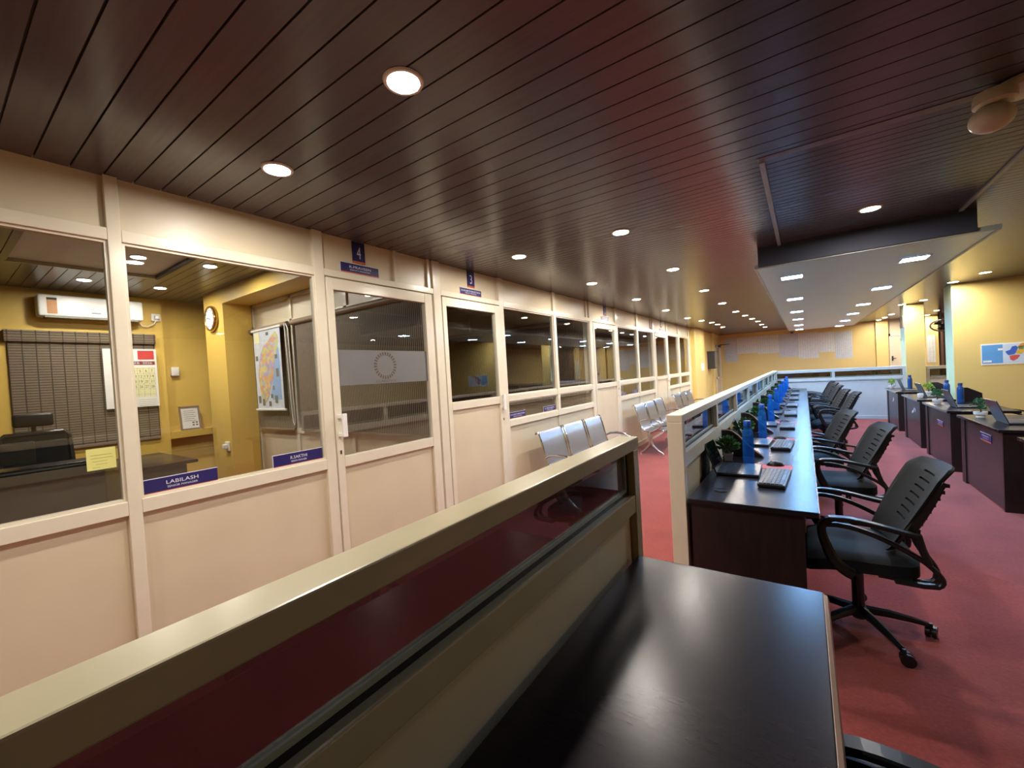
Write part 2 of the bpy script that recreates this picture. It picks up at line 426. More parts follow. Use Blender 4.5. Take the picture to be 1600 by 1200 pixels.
# ------------------------------------------------------------------ offices on the left: front wall
wl = sempty('wall_left', 'cream framed office front with beige panels', 'wall', (XW, 6, 0))
XF = XW          # face of posts and rails
XB = XW - .05    # back of posts
XP = XW - .026   # face of recessed panels
units_post = [(-1.5, -1.43), (-.47, -.40), (.555, .605), (1.555, 1.625), (2.64, 2.73), (3.60, 3.675), (5.88, 5.985), (6.95, 7.04), (9.10, 9.22), (10.19, 10.30), (12.46, 12.62)]
for a, b in units_post:
    MB().box(XB, XF, a, b, 0, CZ - .002, .003).build('post', M['frame'], wl)
def panel(y0, y1, z0, z1): MB().box(XP - .014, XP, y0, y1, z0, z1).build('panel', M['panel'], wl)
def rail(y0, y1, z0, z1): MB().box(XB, XF, y0, y1, z0, z1, .003).build('rail', M['frame'], wl)
# transom
spans = [(-3, -1.5), (-1.43, -.47), (-.4, .555), (.605, 1.555), (1.625, 2.64), (2.73, 3.6), (3.675, 5.88), (5.985, 6.95), (7.04, 9.10), (9.22, 10.19), (10.30, 12.46)]
for a, b in spans: panel(a, b, 2.27, CZ - .003)
for a, b in spans:
    d = (a, b) in ((2.73, 3.6), (1.625, 2.64), (5.985, 6.95), (9.22, 10.19))
    rail(a, b, 2.245 if d else 2.235, 2.292)
for a, b in ((2.225, 2.25), (2.585, 2.61), (5.78, 5.80), (8.99, 9.01)):
    MB().box(XB, XF - .004, a, b, 2.292, CZ - .003).build('mullion', M['frame'], wl)
MB().box(XB, XF + .004, 4.765, 4.83, .945, CZ - .002, .003).build('mullion', M['frame'], wl)
MB().box(XB, XF + .004, 8.04, 8.125, .945, CZ - .002, .003).build('mullion', M['frame'], wl)
MB().box(XB, XF + .004, 11.29, 11.43, .945, CZ - .002, .003).build('mullion', M['frame'], wl)
for a in (4.785, 8.07, 11.35): MB().box(XB, XF - .008, a, a + .025, .06, .945).build('mullion', M['frame'], wl)
# lower panels + bottom rail
for a, b in ((-3, -1.5), (-1.43, -.47), (-.4, .555), (.605, 1.555), (3.675, 5.88), (7.04, 9.10), (10.30, 12.46)):
    panel(a, b, .08, .96); rail(a, b, .945, 1.012); rail(a, b, 0, .085)
for a, b in ((3.675, 4.765), (4.83, 5.88), (7.04, 8.04), (8.125, 9.10), (10.30, 11.29), (11.43, 12.46)): rail(a, b, 1.215, 1.285)
# windows (panes)
wn = 0
def window(y0, y1, z0, z1, label):
    global wn; wn += 1
    r = sempty('window_%d' % wn, label, 'window', (XW - .03, (y0 + y1) / 2, z0))
    MB().box(XW - .033, XW - .027, y0, y1, z0, z1).build('pane', M['pane'], r)
    mb = MB(); b = .012
    for yy in ((y0, y0 + b), (y1 - b, y1)): mb.box(XW - .045, XW - .012, yy[0], yy[1], z0, z1)
    for zz in ((z0, z0 + b), (z1 - b, z1)): mb.box(XW - .0445, XW - .0125, y0 + b, y1 - b, zz[0], zz[1])
    mb.build('window_frame', M['frame'], r)
window(-3, -1.5, 1.012, 2.235, 'office pane behind the camera')
window(-1.43, -.47, 1.012, 2.235, 'office pane out of view beside the camera')
window(-.40, .555, 1.012, 2.235, 'nearest office pane with the yellow note stuck on it')
window(.605, 1.555, 1.012, 2.235, 'office pane showing the clock, between the note pane and the open striped door')
for off, nm in ((0, 'third'), (3.30, 'second'), (6.58, 'first')):
    ys = {0: ((3.675, 4.765), (4.83, 5.88)), 3.30: ((7.04, 8.04), (8.125, 9.10)), 6.58: ((10.30, 11.29), (11.43, 12.46))}[off]
    num = {0: 3, 3.30: 2, 6.58: 1}[off]
    for (a, b), side in zip(ys, ('nearer', 'farther')):
        window(a, b, 1.285, 2.235, '%s tall pane of the window after door %d' % (side, num))
        window(a, b, 1.012, 1.215, '%s low pane of the window after door %d' % (side, num))
# doors
def office_door(n, y0, y1, zlow, label, handle_left=True, frost=False):
    r = sempty('door_%d' % n, label, 'door', (XW, (y0 + y1) / 2, 0))
    xo = XW + .006; xi = XW - .04; ls, rs = .05, .085
    mb = MB(); mb.box(xi, xo, y0, y0 + ls, .01, 2.235, .003); mb.box(xi, xo, y1 - rs, y1, .01, 2.235, .003)
    mb.box(xi, xo - .001, y0 + ls, y1 - rs, 2.155, 2.235, .003); mb.box(xi, xo - .001, y0 + ls, y1 - rs, zlow - .075, zlow, .003); mb.box(xi, xo - .001, y0 + ls, y1 - rs, .01, .12, .003)
    mb.build('leaf_frame', M['frame'], r)
    MB().box(xi + .012, xo - .022, y0 + ls, y1 - rs, .12, zlow - .075).build('lower_panel', M['panel'], r)
    MB().box(XW - .023, XW - .017, y0 + ls, y1 - rs, zlow, 2.155).build('pane', M['pane'], r)
    hy = y0 + .025 if handle_left else y1 - .04
    hd = MB(); hd.box(xo, xo + .03, hy - .012, hy + .012, 1.275, 1.3, .003); hd.box(xo, xo + .03, hy - .012, hy + .012, 1.15, 1.175, .003)
    sg = 1 if handle_left else -1
    hd.box(xo + .028, xo + .045, hy, hy + sg * .035, 1.145, 1.305, .004); hd.build('handle', M['white'], r)
    MB().box(xo, xo + .003, hy - .005, hy + .005, 1.03, 1.055).build('keyhole', M['black'], r)
    return r
d4 = office_door(4, 1.632, 2.61, 1.01, 'office door numbered 4 with a frosted logo band', True)
d3 = office_door(3, 2.735, 3.595, 1.285, 'office door numbered 3 with a dark reflecting pane', False)
d2 = office_door(2, 5.99, 6.945, 1.285, 'office door numbered 2, between two pairs of tall panes', False)
d1 = office_door(1, 9.225, 10.185, 1.285, 'farthest office door, numbered 1', False)
# frosted band and ring logo on door 4
fb = MB().box(XW - .0165, XW - .0145, 1.682, 2.525, 1.495, 1.745).build('frosted_band', M['frost'], d4)
mb = MB()
for k in range(26):
    a = 2 * PI * k / 26
    p0 = (math.cos(a) * .078, math.sin(a) * .078); p1 = (math.cos(a + .13) * .078, math.sin(a + .13) * .078)
    q1 = (math.cos(a + .13) * .104, math.sin(a + .13) * .104); q0 = (math.cos(a) * .104, math.sin(a) * .104)
    mb.prism([p0, p1, q1, q0], (XW - .0144, 2.09, 1.63), (0, 1, 0), (0, 0, 1), (.0008, 0, 0))
put_text(mb, 'CLARENCE', (XW - .0135, 2.09, 1.512), (0, 1, 0), (0, 0, 1), .19, .018)
mb.build('logo', M['logo'], d4)

# ------------------------------------------------------------------ office interiors
OZ = 2.80; XD = -7.14
mb = MB()
def ring_planks(x0, x1, y0, y1): planks(mb, x0, x1, y0, y1, OZ, .1)
ring_planks(XD, XW - .05, -3.0, .55); ring_planks(XD, -5.86, .55, 1.62); ring_planks(-3.4, XW - .05, .55, 1.62); ring_planks(XD, XW - .05, 1.62, 12.6)
oc = struct(mb.build('ceiling_office', M['ceiloff'], recalc=False), 'brown plank ceiling inside the offices', 'ceiling')
MB().box(XD, XW - .05, -3, 12.6, OZ + .14, OZ + .17).build('backing', M['greyceil'], oc)
mb = MB(); mb.box(XD, XW - .05, -3, .54, OZ + .0125, OZ + .139); mb.box(XD, XW - .05, 1.64, 12.6, OZ + .0125, OZ + .139); mb.box(XD, -5.88, .54, 1.64, OZ + .0125, OZ + .139); mb.box(-3.38, XW - .05, .54, 1.64, OZ + .0125, OZ + .139)
mb.build('backing', M['ceilgap'], oc)
MB().box(-5.88, -3.38, .54, 1.64, OZ + .03, OZ + .045).build('grey_board', M['greyceil'], oc)
mb = MB(); mb.box(-5.88, -3.38, 1.61, 1.64, OZ - .006, OZ + .06); mb.build('recess_edge', M['soffit'], oc)
mb = MB(); mb.box(-5.88, -5.855, .54, 1.61, OZ - .006, OZ + .05); mb.build('recess_trim', M['rail'], oc)
struct(MB().box(XW - .055, XW - .03, -3, 12.62, CZ + .06, OZ + .17).build('wall_office_head', M['panel']), 'panel above the office front', 'wall')
# deep wall of the offices with the niche in office 4
ow = struct(MB().box(XD - .2, XD, -3, 2.0, 0, OZ + .1).build('wall_office_deep', M['yellowoffice']), 'yellow deep wall of the nearest office', 'wall')
mb = MB(); mb.box(XD - .32, XD - .12, 2.0, 2.75, 0, OZ + .1); mb.box(XD - .12, XD + .02, 2.0, 2.6, .9, .995); mb.build('niche', M['yellowoffice'], ow)
struct(MB().box(XD - .2, XD, 2.75, 12.62, 0, OZ + .1).build('wall_office_deep_far', M['yellowoffice']), 'yellow deep wall of the dark offices', 'wall')
struct(MB().box(-6.57, -5.99, 2.30, 2.63, 0, OZ).build('column_office', M['yellowoffice']), 'yellow column with the clock in the nearest office', 'column')
struct(MB().box(-5.99, XW - .055, 2.30, 2.63, 2.62, OZ).build('beam_office', M['yellowoffice']), 'yellow beam over the office divider', 'beam')
struct(MB().box(-7.6, XW - .055, -3.05, -3.0, 0, OZ).build('wall_office_front', M['yellowoffice']), 'yellow near end wall of the offices', 'wall')

def divider(n, y, x0, lab):
    r = sempty('wall_office_divider_%d' % n, lab, 'wall', (-4.5, y, 0))
    f = MB()
    for xx in (x0, -5.02, -3.92, -2.72): f.box(xx - .025, xx + .025, y, y + .05, 0, 2.62)
    f.box(x0, XW - .055, y - .006, y + .05, .955, 1.015); f.box(x0, XW - .055, y, y + .05, 2.29, 2.33); f.box(x0, XW - .055, y, y + .05, 2.58, 2.62); f.box(x0, XW - .055, y, y + .05, 0, .07)
    f.build('divider_frame', M['frame'], r)
    MB().box(x0, XW - .055, y + .018, y + .032, .07, .955).build('lower_panel', M['panel'], r)
    MB().box(x0, XW - .055, y + .018, y + .032, 2.33, OZ).build('upper_panel', M['panel'], r)
    MB().box(x0, XW - .055, y + .02, y + .028, 1.015, 2.29).build('pane', M['pane'], r)
    return r
divider(1, 2.64, -6.0, 'glazed divider between the two nearest offices')
divider(2, 5.90, XD, 'glazed divider between offices three and two')
divider(3, 9.14, XD, 'glazed divider between offices two and one')
struct(MB().box(XD, XW - .055, 12.58, 12.62, 0, OZ).build('wall_office_end', M['yellowoffice']), 'yellow end wall of the last office', 'wall')
# roller blind in front of divider 1, with the map and cord
def roller(y, x0, x1, lab, curved=True):
    r = thing('roller_blind', lab, 'blind', ((x0 + x1) / 2, y, 2.28), group=None)
    MB().box(x0, x1, y - .004, y, 1.0, 2.26).build('fabric', M['blind'], r)
    MB().tube([(x0 - .05, y - .012, 2.27), (x1, y - .012, 2.27)], .032, 14).build('roller_tube', M['brownwall'], r)
    MB().box(x0, x1, y - .012, y + .002, .99, 1.01).build('bottom_bar', M['brownwall'], r)
    return r
rb = roller(2.615, -5.93, -5.03, 'brown roller blind behind the hanging map in the nearest office')
roller(2.615, -4.88, -2.74, 'wide brown striped roller blind seen through door 4')
pts = [(-5.04, 2.57, 2.27), (-5.0, 2.575, 1.2), (-4.985, 2.575, 1.09), (-4.965, 2.575, 1.06), (-4.947, 2.575, 1.09), (-4.944, 2.575, 1.2), (-4.975, 2.575, 2.2), (-5.03, 2.58, 2.27)]
MB().tube(pts, .006, 6).build('pull_cord', M['white'], rb)
for y, t_ in ((5.875, 'dark striped roller blind behind the tall panes at the nearest bench'), (9.115, 'dark striped roller blind behind the tall panes at the middle bench')):
    roller(y, -6.6, -2.74, t_)
# hanging map
mp = thing('hanging_map', 'long paper wall map hung over the brown blind', 'map', (-5.5, 2.55, 1.24))
MB().box(-5.80, -5.13, 2.555, 2.558, 1.25, 2.25).build('sheet', mat('map_paper', 'c3c9d2', .6, var=.12, scale=12), mp)
mb = MB(); mb.box(-5.84, -5.09, 2.543, 2.563, 2.24, 2.265, .004); mb.build('top_rod', M['white'], mp)
mb = MB(); mb.box(-5.84, -5.09, 2.543, 2.563, 1.235, 1.26, .004); mb.build('bottom_rod', M['white'], mp)
def patchmat(name, cols, scale):
    m = bpy.data.materials.new(name); m.use_nodes = True
    N = m.node_tree.nodes; L = m.node_tree.links; b = N['Principled BSDF']; b.inputs['Roughness'].default_value = .6
    tc = N.new('ShaderNodeTexCoord'); v = N.new('ShaderNodeTexVoronoi'); v.inputs['Scale'].default_value = scale
    L.new(tc.outputs['Object'], v.inputs['Vector'])
    sp = N.new('ShaderNodeSeparateColor'); L.new(v.outputs['Color'], sp.inputs[0])
    rp = N.new('ShaderNodeValToRGB'); rp.color_ramp.interpolation = 'CONSTANT'
    while len(rp.color_ramp.elements) < len(cols): rp.color_ramp.elements.new(.5)
    for i, c in enumerate(cols):
        rp.color_ramp.elements[i].position = i / len(cols); rp.color_ramp.elements[i].color = lin(c)
    L.new(sp.outputs[0], rp.inputs['Fac']); L.new(rp.outputs['Color'], b.inputs['Base Color'])
    return m
M['mapland'] = patchmat('map_districts', ['c9a46e', 'b292ac', 'b3ba7a', 'cc9470', 'a39ec4', 'c9ba80'], 22)
M['mapsea'] = mat('map_sea', '86a8cf', .6, var=.05)
u_, v_, d_ = (1, 0, 0), (0, 0, 1), (0, -.0012, 0)
MB().prism([(.40, .12), (.62, .12), (.62, .74), (.56, .8), (.5, .6), (.46, .4), (.36, .2)], (-5.80, 2.5545, 1.25), u_, v_, d_).build('sea', M['mapsea'], mp)
MB().prism([(.16, .08), (.24, .10), (.32, .18), (.38, .30), (.45, .38), (.49, .50), (.52, .62), (.60, .76), (.63, .88), (.56, .95), (.46, .90), (.36, .84), (.25, .80), (.16, .70), (.10, .56), (.07, .42), (.10, .24)], (-5.80, 2.5538, 1.25), u_, v_, d_).build('land', M['mapland'], mp)
for a, b, c, e in ((.04, .08, .10, .17), (.14, .05, .2, .13), (.30, .04, .36, .1), (.46, .08, .52, .17), (.36, .14, .41, .19), (.53, .40, .59, .5), (.42, .24, .46, .29), (.52, .62, .58, .67), (.03, .62, .09, .68), (.33, .92, .39, .96)):
    MB().prism([(a, b), (c, b), (c, e), (a, e)], (-5.80, 2.553, 1.25), u_, v_, d_).build('inset_picture', M['boxgrey'], mp)
MB().prism([(.03, .84), (.16, .84), (.16, .97), (.03, .97)], (-5.80, 2.553, 1.25), u_, v_, d_).build('legend', M['calgrid'], mp)
# clock on the column
ck = thing('wall_clock', 'round gold rimmed wall clock on the yellow column', 'clock', (-6.28, 2.30, 2.46))
MB().lathe([(.13, 0), (.165, 0), (.17, -.02), (.16, -.045), (.145, -.05), (.135, -.035), (.13, -.03)], (-6.30, 2.30, 2.46), 32, 'Y').build('rim', M['gold'], ck, True)
MB().lathe([(.0, -.031), (.134, -.031), (.134, -.036), (0, -.036)], (-6.30, 2.30, 2.46), 32, 'Y').build('dial', M['paper'], ck)
mb = MB()
for k in range(12):
    a = PI / 6 * k; mb.tube([(-6.30 + math.sin(a) * .1, 2.262, 2.46 + math.cos(a) * .1), (-6.30 + math.sin(a) * .12, 2.262, 2.46 + math.cos(a) * .12)], .004, 6)
mb.build('numerals', M['ink'], ck)
for ln, a in ((.06, 2.0), (.09, 4.9)): MB().tube([(-6.30, 2.258, 2.46), (-6.30 + math.sin(a) * ln, 2.258, 2.46 + math.cos(a) * ln)], .004, 6).build('hand', M['ink'], ck)
# woven blind on deep wall
wb = thing('woven_blind', 'brown woven wooden blind on the yellow wall of the nearest office', 'blind', (XD, 1.26, 1.0))
MB().box(XD + .012, XD + .022, .625, 1.89, .96, 2.3).build('fabric', M['bamboo'], wb)
MB().box(XD, XD + .06, .60, 1.90, 2.19, 2.32, .006).build('valance', M['bamboo'], wb)
MB().box(XD + .008, XD + .03, .62, 1.89, .93, .965, .004).build('bottom_bar', M['brownwall'], wb)
# calendar
cl = thing('wall_calendar', 'large white monthly calendar hung over the woven blind', 'calendar', (XD + .07, 1.63, 1.37))
xc = XD + .07
MB().box(xc - .006, xc, 1.37, 1.89, 1.37, 2.12).build('sheet', M['paper'], cl)
MB().box(xc, xc + .001, 1.45, 1.86, 1.50, 1.88).build('date_grid', M['calgrid'], cl)
MB().box(xc, xc + .002, 1.70, 1.865, 1.985, 2.10).build('red_panel', M['red'], cl)
MB().box(xc, xc + .002, 1.44, 1.87, 1.915, 1.962).build('month_band', M['maroon'], cl)
mb = MB(); put_text(mb, 'FEB  2026', (xc + .003, 1.74, 1.938), (0, 1, 0), (0, 0, 1), .2, .03); mb.build('month_name', M['letter'], cl)
mb = MB(); mbr = MB()
for i in range(28):
    col, row = i % 7, i // 7
    y = 1.475 + col * .0595; z = 1.835 - row * .068
    put_text(mbr if col == 0 else mb, str(i + 1), (xc + .002, y, z), (0, 1, 0), (0, 0, 1), .018 if i < 9 else .036, .034)
mb.build('dates', M['ink'], cl); mbr.build('sunday_dates', M['red'], cl)
mb = MB()
for k in range(8): mb.box(xc + .001, xc + .0015, 1.4453 + k * .0595, 1.4473 + k * .0595, 1.50, 1.88)
for k in range(6): mb.box(xc + .001, xc + .0015, 1.4453, 1.8618, 1.53 + k * .068, 1.532 + k * .068)
mb.build('grid_lines', M['boxgrey'], cl)
mb = MB()
for k in range(5): mb.box(xc, xc + .001, 1.44, 1.56 + .03 * (k % 2), 1.39 + k * .018, 1.395 + k * .018)
for k in range(4): mb.box(xc, xc + .001, 1.68, 1.86, 1.385 + k * .024, 1.387 + k * .024)
for k in range(4): mb.box(xc, xc + .001, 1.60, 1.66, 1.99 + k * .03, 1.996 + k * .03)
mb.build('small_print', M['ink'], cl)
# AC unit
ac = thing('air_conditioner', 'white split air conditioner on the yellow wall of the nearest office', 'air conditioner', (XD, 1.3, 2.45))
MB().box(XD, XD + .2, .85, 1.76, 2.47, 2.715, .025, 4).build('body', M['white'], ac, True)
MB().box(XD + .06, XD + .19, .9, 1.71, 2.455, 2.475, .004).build('louver', M['boxgrey'], ac)
MB().box(XD + .2, XD + .203, .92, 1.0, 2.5, 2.68).build('energy_label', mat('energy_label', 'b27a42', .5), ac)
MB().box(XD + .203, XD + .2045, .92, 1.0, 2.655, 2.68).build('label_header', M['ink'], ac)
MB().box(XD + .2, XD + .202, 1.28, 1.36, 2.525, 2.535).build('badge', M['boxgrey'], ac)
sk = thing('power_socket', 'white power socket with a curved cable under the air conditioner', 'socket', (XD, 1.92, 2.54))
MB().box(XD, XD + .03, 1.88, 1.98, 2.5, 2.6, .006).build('plate', M['white'], sk)
MB().box(XD + .03, XD + .07, 1.91, 1.96, 2.525, 2.575, .008).build('plug', M['white'], sk)
MB().tube([(XD + .05, 1.93, 2.52), (XD + .05, 1.9, 2.46), (XD + .04, 1.83, 2.42), (XD + .03, 1.78, 2.43), (XD + .03, 1.75, 2.47)], .006, 8).build('cord', M['white'], sk)
s2 = thing('light_switch', 'small white switch box in the yellow niche above the certificate', 'switch', (XD - .12, 2.14, 1.8))
MB().box(XD - .12, XD - .06, 2.08, 2.17, 1.765, 1.885, .008).build('housing', M['white'], s2); MB().box(XD - .06, XD - .055, 2.1, 2.15, 1.79, 1.86, .002).build('rocker', M['paper'], s2)
s3 = thing('wall_socket', 'white wall socket low on the yellow column', 'socket', (-6.2, 2.30, .8))
MB().box(-6.17, -6.05, 2.28, 2.30, .74, .86, .006).build('plate', M['white'], s3); MB().box(-6.14, -6.08, 2.235, 2.28, .77, .83, .01).build('plug', M['white'], s3)
# certificate on the ledge
ce = thing('framed_certificate', 'framed certificate leaning in the yellow niche', 'certificate', (XD - .03, 2.25, .995))
def lean(mb, x, z0, dx):   # lean towards the wall
    for v in mb.bm.verts: v.co.x += -(v.co.z - z0) * dx
mb = MB(); y0, y1, z0, z1 = 2.12, 2.36, .997, 1.33
mb.box(XD, XD + .02, y0, y0 + .02, z0, z1); mb.box(XD, XD + .02, y1 - .02, y1, z0, z1); mb.box(XD, XD + .02, y0, y1, z0, z0 + .02); mb.box(XD, XD + .02, y0, y1, z1 - .02, z1); lean(mb, XD, z0, .15); mb.build('frame', M['edge'], ce)
mb = MB(); mb.box(XD + .002, XD + .008, y0 + .02, y1 - .02, z0 + .02, z1 - .02); lean(mb, XD, z0, .15); mb.build('paper', M['paper'], ce)
mb = MB()
for k in range(6): mb.box(XD + .008, XD + .01, y0 + .05, y1 - .05 - .02 * (k % 2), 1.12 + k * .028, 1.125 + k * .028)
for yy in (.14, .18): 
    for zz in (1.05, 1.085): mb.box(XD + .008, XD + .01, y0 + yy, y0 + yy + .025, zz, zz + .02)
lean(mb, XD, z0, .15); mb.build('print', M['boxgrey'], ce)
# office desk: front screen with ledge, and return
od = thing('executive_desk', 'black executive desk with raised front ledge in the nearest office', 'desk', (-5.0, .1, 0))
MB().box(-4.62, -4.56, -1.2, .84, 0, 1.0).build('front_panel', M['woodpanel'], od)
MB().box(-4.80, -4.54, -1.22, .86, 1.0, 1.035, .004).build('ledge', M['wood'], od)
MB().box(-5.35, -4.62, -1.2, .84, .72, .75).build('worktop', M['wood'], od)
MB().box(-5.35, -4.63, .80, .83, 0, .72).build('side_panel', M['woodside'], od)
MB().box(-4.56, -4.552, -1.0, .75, .40, .41).build('groove', M['black'], od)
sd = thing('side_desk', 'low black side desk along the yellow wall near the certificate', 'desk', (-6.4, 1.55, 0))
MB().box(-7.05, -5.72, 1.22, 1.84, .72, .752, .006).build('worktop', M['wood'], sd)
MB().box(-5.86, -5.83, 1.26, 1.76, 0, .72).build('side_panel', M['woodpanel'], sd)
MB().box(-7.0, -6.97, 1.26, 1.76, 0, .72).build('side_panel', M['woodside'], sd)
MB().box(-6.97, -5.86, 1.28, 1.30, .2, .72).build('back_panel', M['woodside'], sd)
mo = thing('monitor', 'black monitor on the ledge of the executive desk', 'monitor', (-4.66, .2, 1.035))
MB().box(-4.69, -4.66, .02, .50, 1.06, 1.22, .006).build('display', M['black'], mo); MB().box(-4.76, -4.60, .12, .32, 1.035, 1.045, .003).build('stand_foot', M['black'], mo); MB().box(-4.69, -4.67, .2, .24, 1.045, 1.08).build('stand_neck', M['black'], mo)
# yellow note stuck to the glass
nt_ = thing('sticky_note', 'yellow handwritten note stuck on the nearest office pane', 'note', (XW - .024, .48, 1.18))
MB().box(XW - .0262, XW - .0245, .432, .53, 1.18, 1.277).build('paper', M['note'], nt_)
mb = MB()
for k, (a, b) in enumerate(((.45, .475), (.46, .5), (.45, .50), (.445, .52), (.445, .515))): mb.box(XW - .0245, XW - .0238, a, b, 1.19 + k * .014, 1.192 + k * .014)
mb.build('writing', mat('note_writing', 'a9a560', .7), nt_)

# ------------------------------------------------------------------ number signs and nameplates
UY, UZ = (0, 1, 0), (0, 0, 1)
def number_sign(n, y, label):
    r = thing('number_sign', label, 'sign', (XW, y, 2.38), group='office number signs')
    x = XP + .001
    MB().box(x, x + .006, y - .052, y + .052, 2.392, CZ - .006).build('plate', M['navy'], r)
    MB().box(x, x + .0062, y - .052, y + .052, 2.378, 2.392).build('orange_stripe', M['orange'], r)
    mb = MB(); put_text(mb, n, (x + .0066, y, 2.455), UY, UZ, .034, .085); mb.build('numeral', M['letter'], r)
for n, y in (('4', 1.92), ('3', 3.18), ('2', 6.55), ('1', 9.85)):
    number_sign(n, y, {'4': 'navy number sign reading 4 above the frosted logo door', '3': 'navy number sign reading 3 above the dark paned door', '2': 'navy number sign over the third office door, behind the middle bench', '1': 'navy number sign over the farthest office door'}[n])
def nameplate(label, y0, y1, z0, z1, name, role, x, w):
    r = thing('nameplate', label, 'nameplate', (x, (y0 + y1) / 2, z0))
    MB().box(x - .004, x, y0, y1, z0, z1).build('plate', M['navy'], r)
    MB().box(x, x + .0012, y0, y1, z0, z0 + (z1 - z0) * .14).build('orange_stripe', M['orange'], r)
    mb = MB(); b = .0025
    mb.box(x - .0042, x + .0006, y0 - b, y1 + b, z1, z1 + b); mb.box(x - .0042, x + .0006, y0 - b, y0, z0, z1)
    mb.build('rim', M['letter'], r)
    mb = MB(); h = z1 - z0; c = (y0 + y1) / 2
    put_text(mb, name, (x + .0015, c, z0 + h * .66), UY, UZ, w, h * .24)
    put_text(mb, role, (x + .0015, c, z0 + h * .36), UY, UZ, w * (.95 if w < .2 else .6), h * .13)
    mb.build('lettering', M['letter'], r)
XS = XP + .006; XG = XW - .018
nameplate('navy nameplate above the frosted logo door, under the sign 4', 1.765, 2.085, 2.295, 2.368, 'R.PRAVEEN', 'DEPUTY MANAGER', XS, .18)
nameplate('navy nameplate above the dark paned door, under the sign 3', 3.01, 3.33, 2.293, 2.36, 'D.KARTHIKEYAN', 'DEPUTY MANAGER', XS, .28)
nameplate('navy nameplate above the third office door, under the sign 2', 6.38, 6.70, 2.293, 2.36, 'R.PRAVEEN', 'DEPUTY MANAGER', XS, .22)
nameplate('navy nameplate above the farthest office door, under the sign 1', 9.68, 10.02, 2.293, 2.35, 'R.SAKTHI', 'DEPUTY MANAGER', XS, .22)
nameplate('navy nameplate on the sill of the clock pane beside the post', .618, .93, 1.016, 1.092, 'LABILASH', 'SENIOR MANAGER', XG, .135)
nameplate('navy nameplate on the sill of the clock pane next to door 4', 1.222, 1.535, 1.016, 1.095, 'R.SAKTHI', 'SENIOR MANAGER', XG, .105)
nameplate('navy nameplate beside the dark paned door, left one behind the nearest bench', 3.692, 4.01, 1.016, 1.09, 'D.KARTHIKEYAN', 'SENIOR MANAGER', XG, .28)
nameplate('navy nameplate against the mullion of the low pane behind the nearest bench', 4.42, 4.72, 1.016, 1.085, 'R.PRAVEEN', 'SENIOR MANAGER', XG, .24)
nameplate('small navy nameplate in the low pane behind the middle bench, at its left edge', 7.06, 7.33, 1.016, 1.066, 'R.SAKTHI', 'SENIOR MANAGER', XG, .2)
nameplate('small navy nameplate against the mullion of the low pane behind the middle bench', 7.70, 8.0, 1.016, 1.08, 'LABILASH', 'SENIOR MANAGER', XG, .2)

# ------------------------------------------------------------------ low glazed partitions
def low_partition(label, axis, a0, a1, c0, c1, mull, loc, frame, pan, ends=(True, True), topz=1.215, pz=(.995, 1.165)):
    """a runs along the partition, c across it"""
    r = thing('glass_partition', label, 'partition', loc)
    def B(mb, p0, p1, q0, q1, z0, z1, bev=0):
        if axis == 'Y': mb.box(q0, q1, p0, p1, z0, z1, bev)
        else: mb.box(p0, p1, q0, q1, z0, z1, bev)
        return mb
    cm = (c0 + c1) / 2
    B(MB(), a0, a1, c0, c1, pz[1], topz, .004).build('top_rail', frame, r)
    cuts = [a0 + .06] + [m for m in mull] + [a1 - .06]
    if ends[0]: B(MB(), a0 + .002, a0 + .06, c0 + .002, c1 - .002, 0, pz[1], .003).build('post', frame, r)
    if ends[1]: B(MB(), a1 - .06, a1 - .002, c0 + .002, c1 - .002, 0, pz[1], .003).build('post', frame, r)
    for m in mull: B(MB(), m - .03, m + .03, c0 + .006, c1 - .006, pz[0], pz[1], .003).build('mullion', frame, r)
    B(MB(), a0 + .06, a1 - .06, c0 + .004, c1 - .004, .915, pz[0], .003).build('middle_rail', frame, r)
    B(MB(), a0 + .06, a1 - .06, c0 + .008, c1 - .008, 0, .08, .003).build('bottom_rail', frame, r)
    B(MB(), a0 + .06, a1 - .06, cm - .012, cm + .012, .08, .915).build('panel', pan, r)
    for i in range(len(cuts) - 1):
        p0 = cuts[i] + (.03 if i else 0); p1 = cuts[i + 1] - (.03 if i < len(cuts) - 2 else 0)
        pn = B(MB(), p0, p1, cm - .003, cm + .003, pz[0], pz[1]).build('pane', M['smoke'], r)
        g = MB(); t = .012
        B(g, p0, p1, cm - .012, cm + .012, pz[0], pz[0] + t); B(g, p0, p1, cm - .012, cm + .012, pz[1] - t, pz[1])
        B(g, p0, p0 + t, cm - .0115, cm + .0115, pz[0] + t, pz[1] - t); B(g, p1 - t, p1, cm - .0115, cm + .0115, pz[0] + t, pz[1] - t)
        g.build('gasket', M['gasket'], pn)
        h = MB(); u = .011
        B(h, p0 + t, p1 - t, cm - .009, cm + .009, pz[0] + t, pz[0] + t + u); B(h, p1 - t - u, p1 - t, cm - .009, cm + .009, pz[0] + t + u, pz[1] - t)
        h.build('glazing_bead', M['bead'], pn)
    return r
YF = 12.70       # far end of the desk row
low_partition('long cream low partition in the foreground with one smoked pane', 'Y', -1.6, 1.715, -.66, -.575, [-.2], (-.617, .1, 0), M['rail'], M['panel'], pz=(.985, 1.165))
low_partition('cream low partition with many small panes along the row of laptops', 'Y', 2.45, YF - .09, -.655, -.567, [3.63, 4.82, 6.01, 7.2, 8.4, 9.6, 10.8, 11.8], (-.611, 7.5, 0), M['frame'], M['panel'], topz=1.222, pz=(1.0, 1.178))
low_partition('white low partition across the far end of the desk row', 'X', -.655, 1.855, YF - .085, YF, [.57], (.6, YF - .04, 0), M['panelwhite'], M['panelwhite'], topz=1.2, pz=(.99, 1.13))
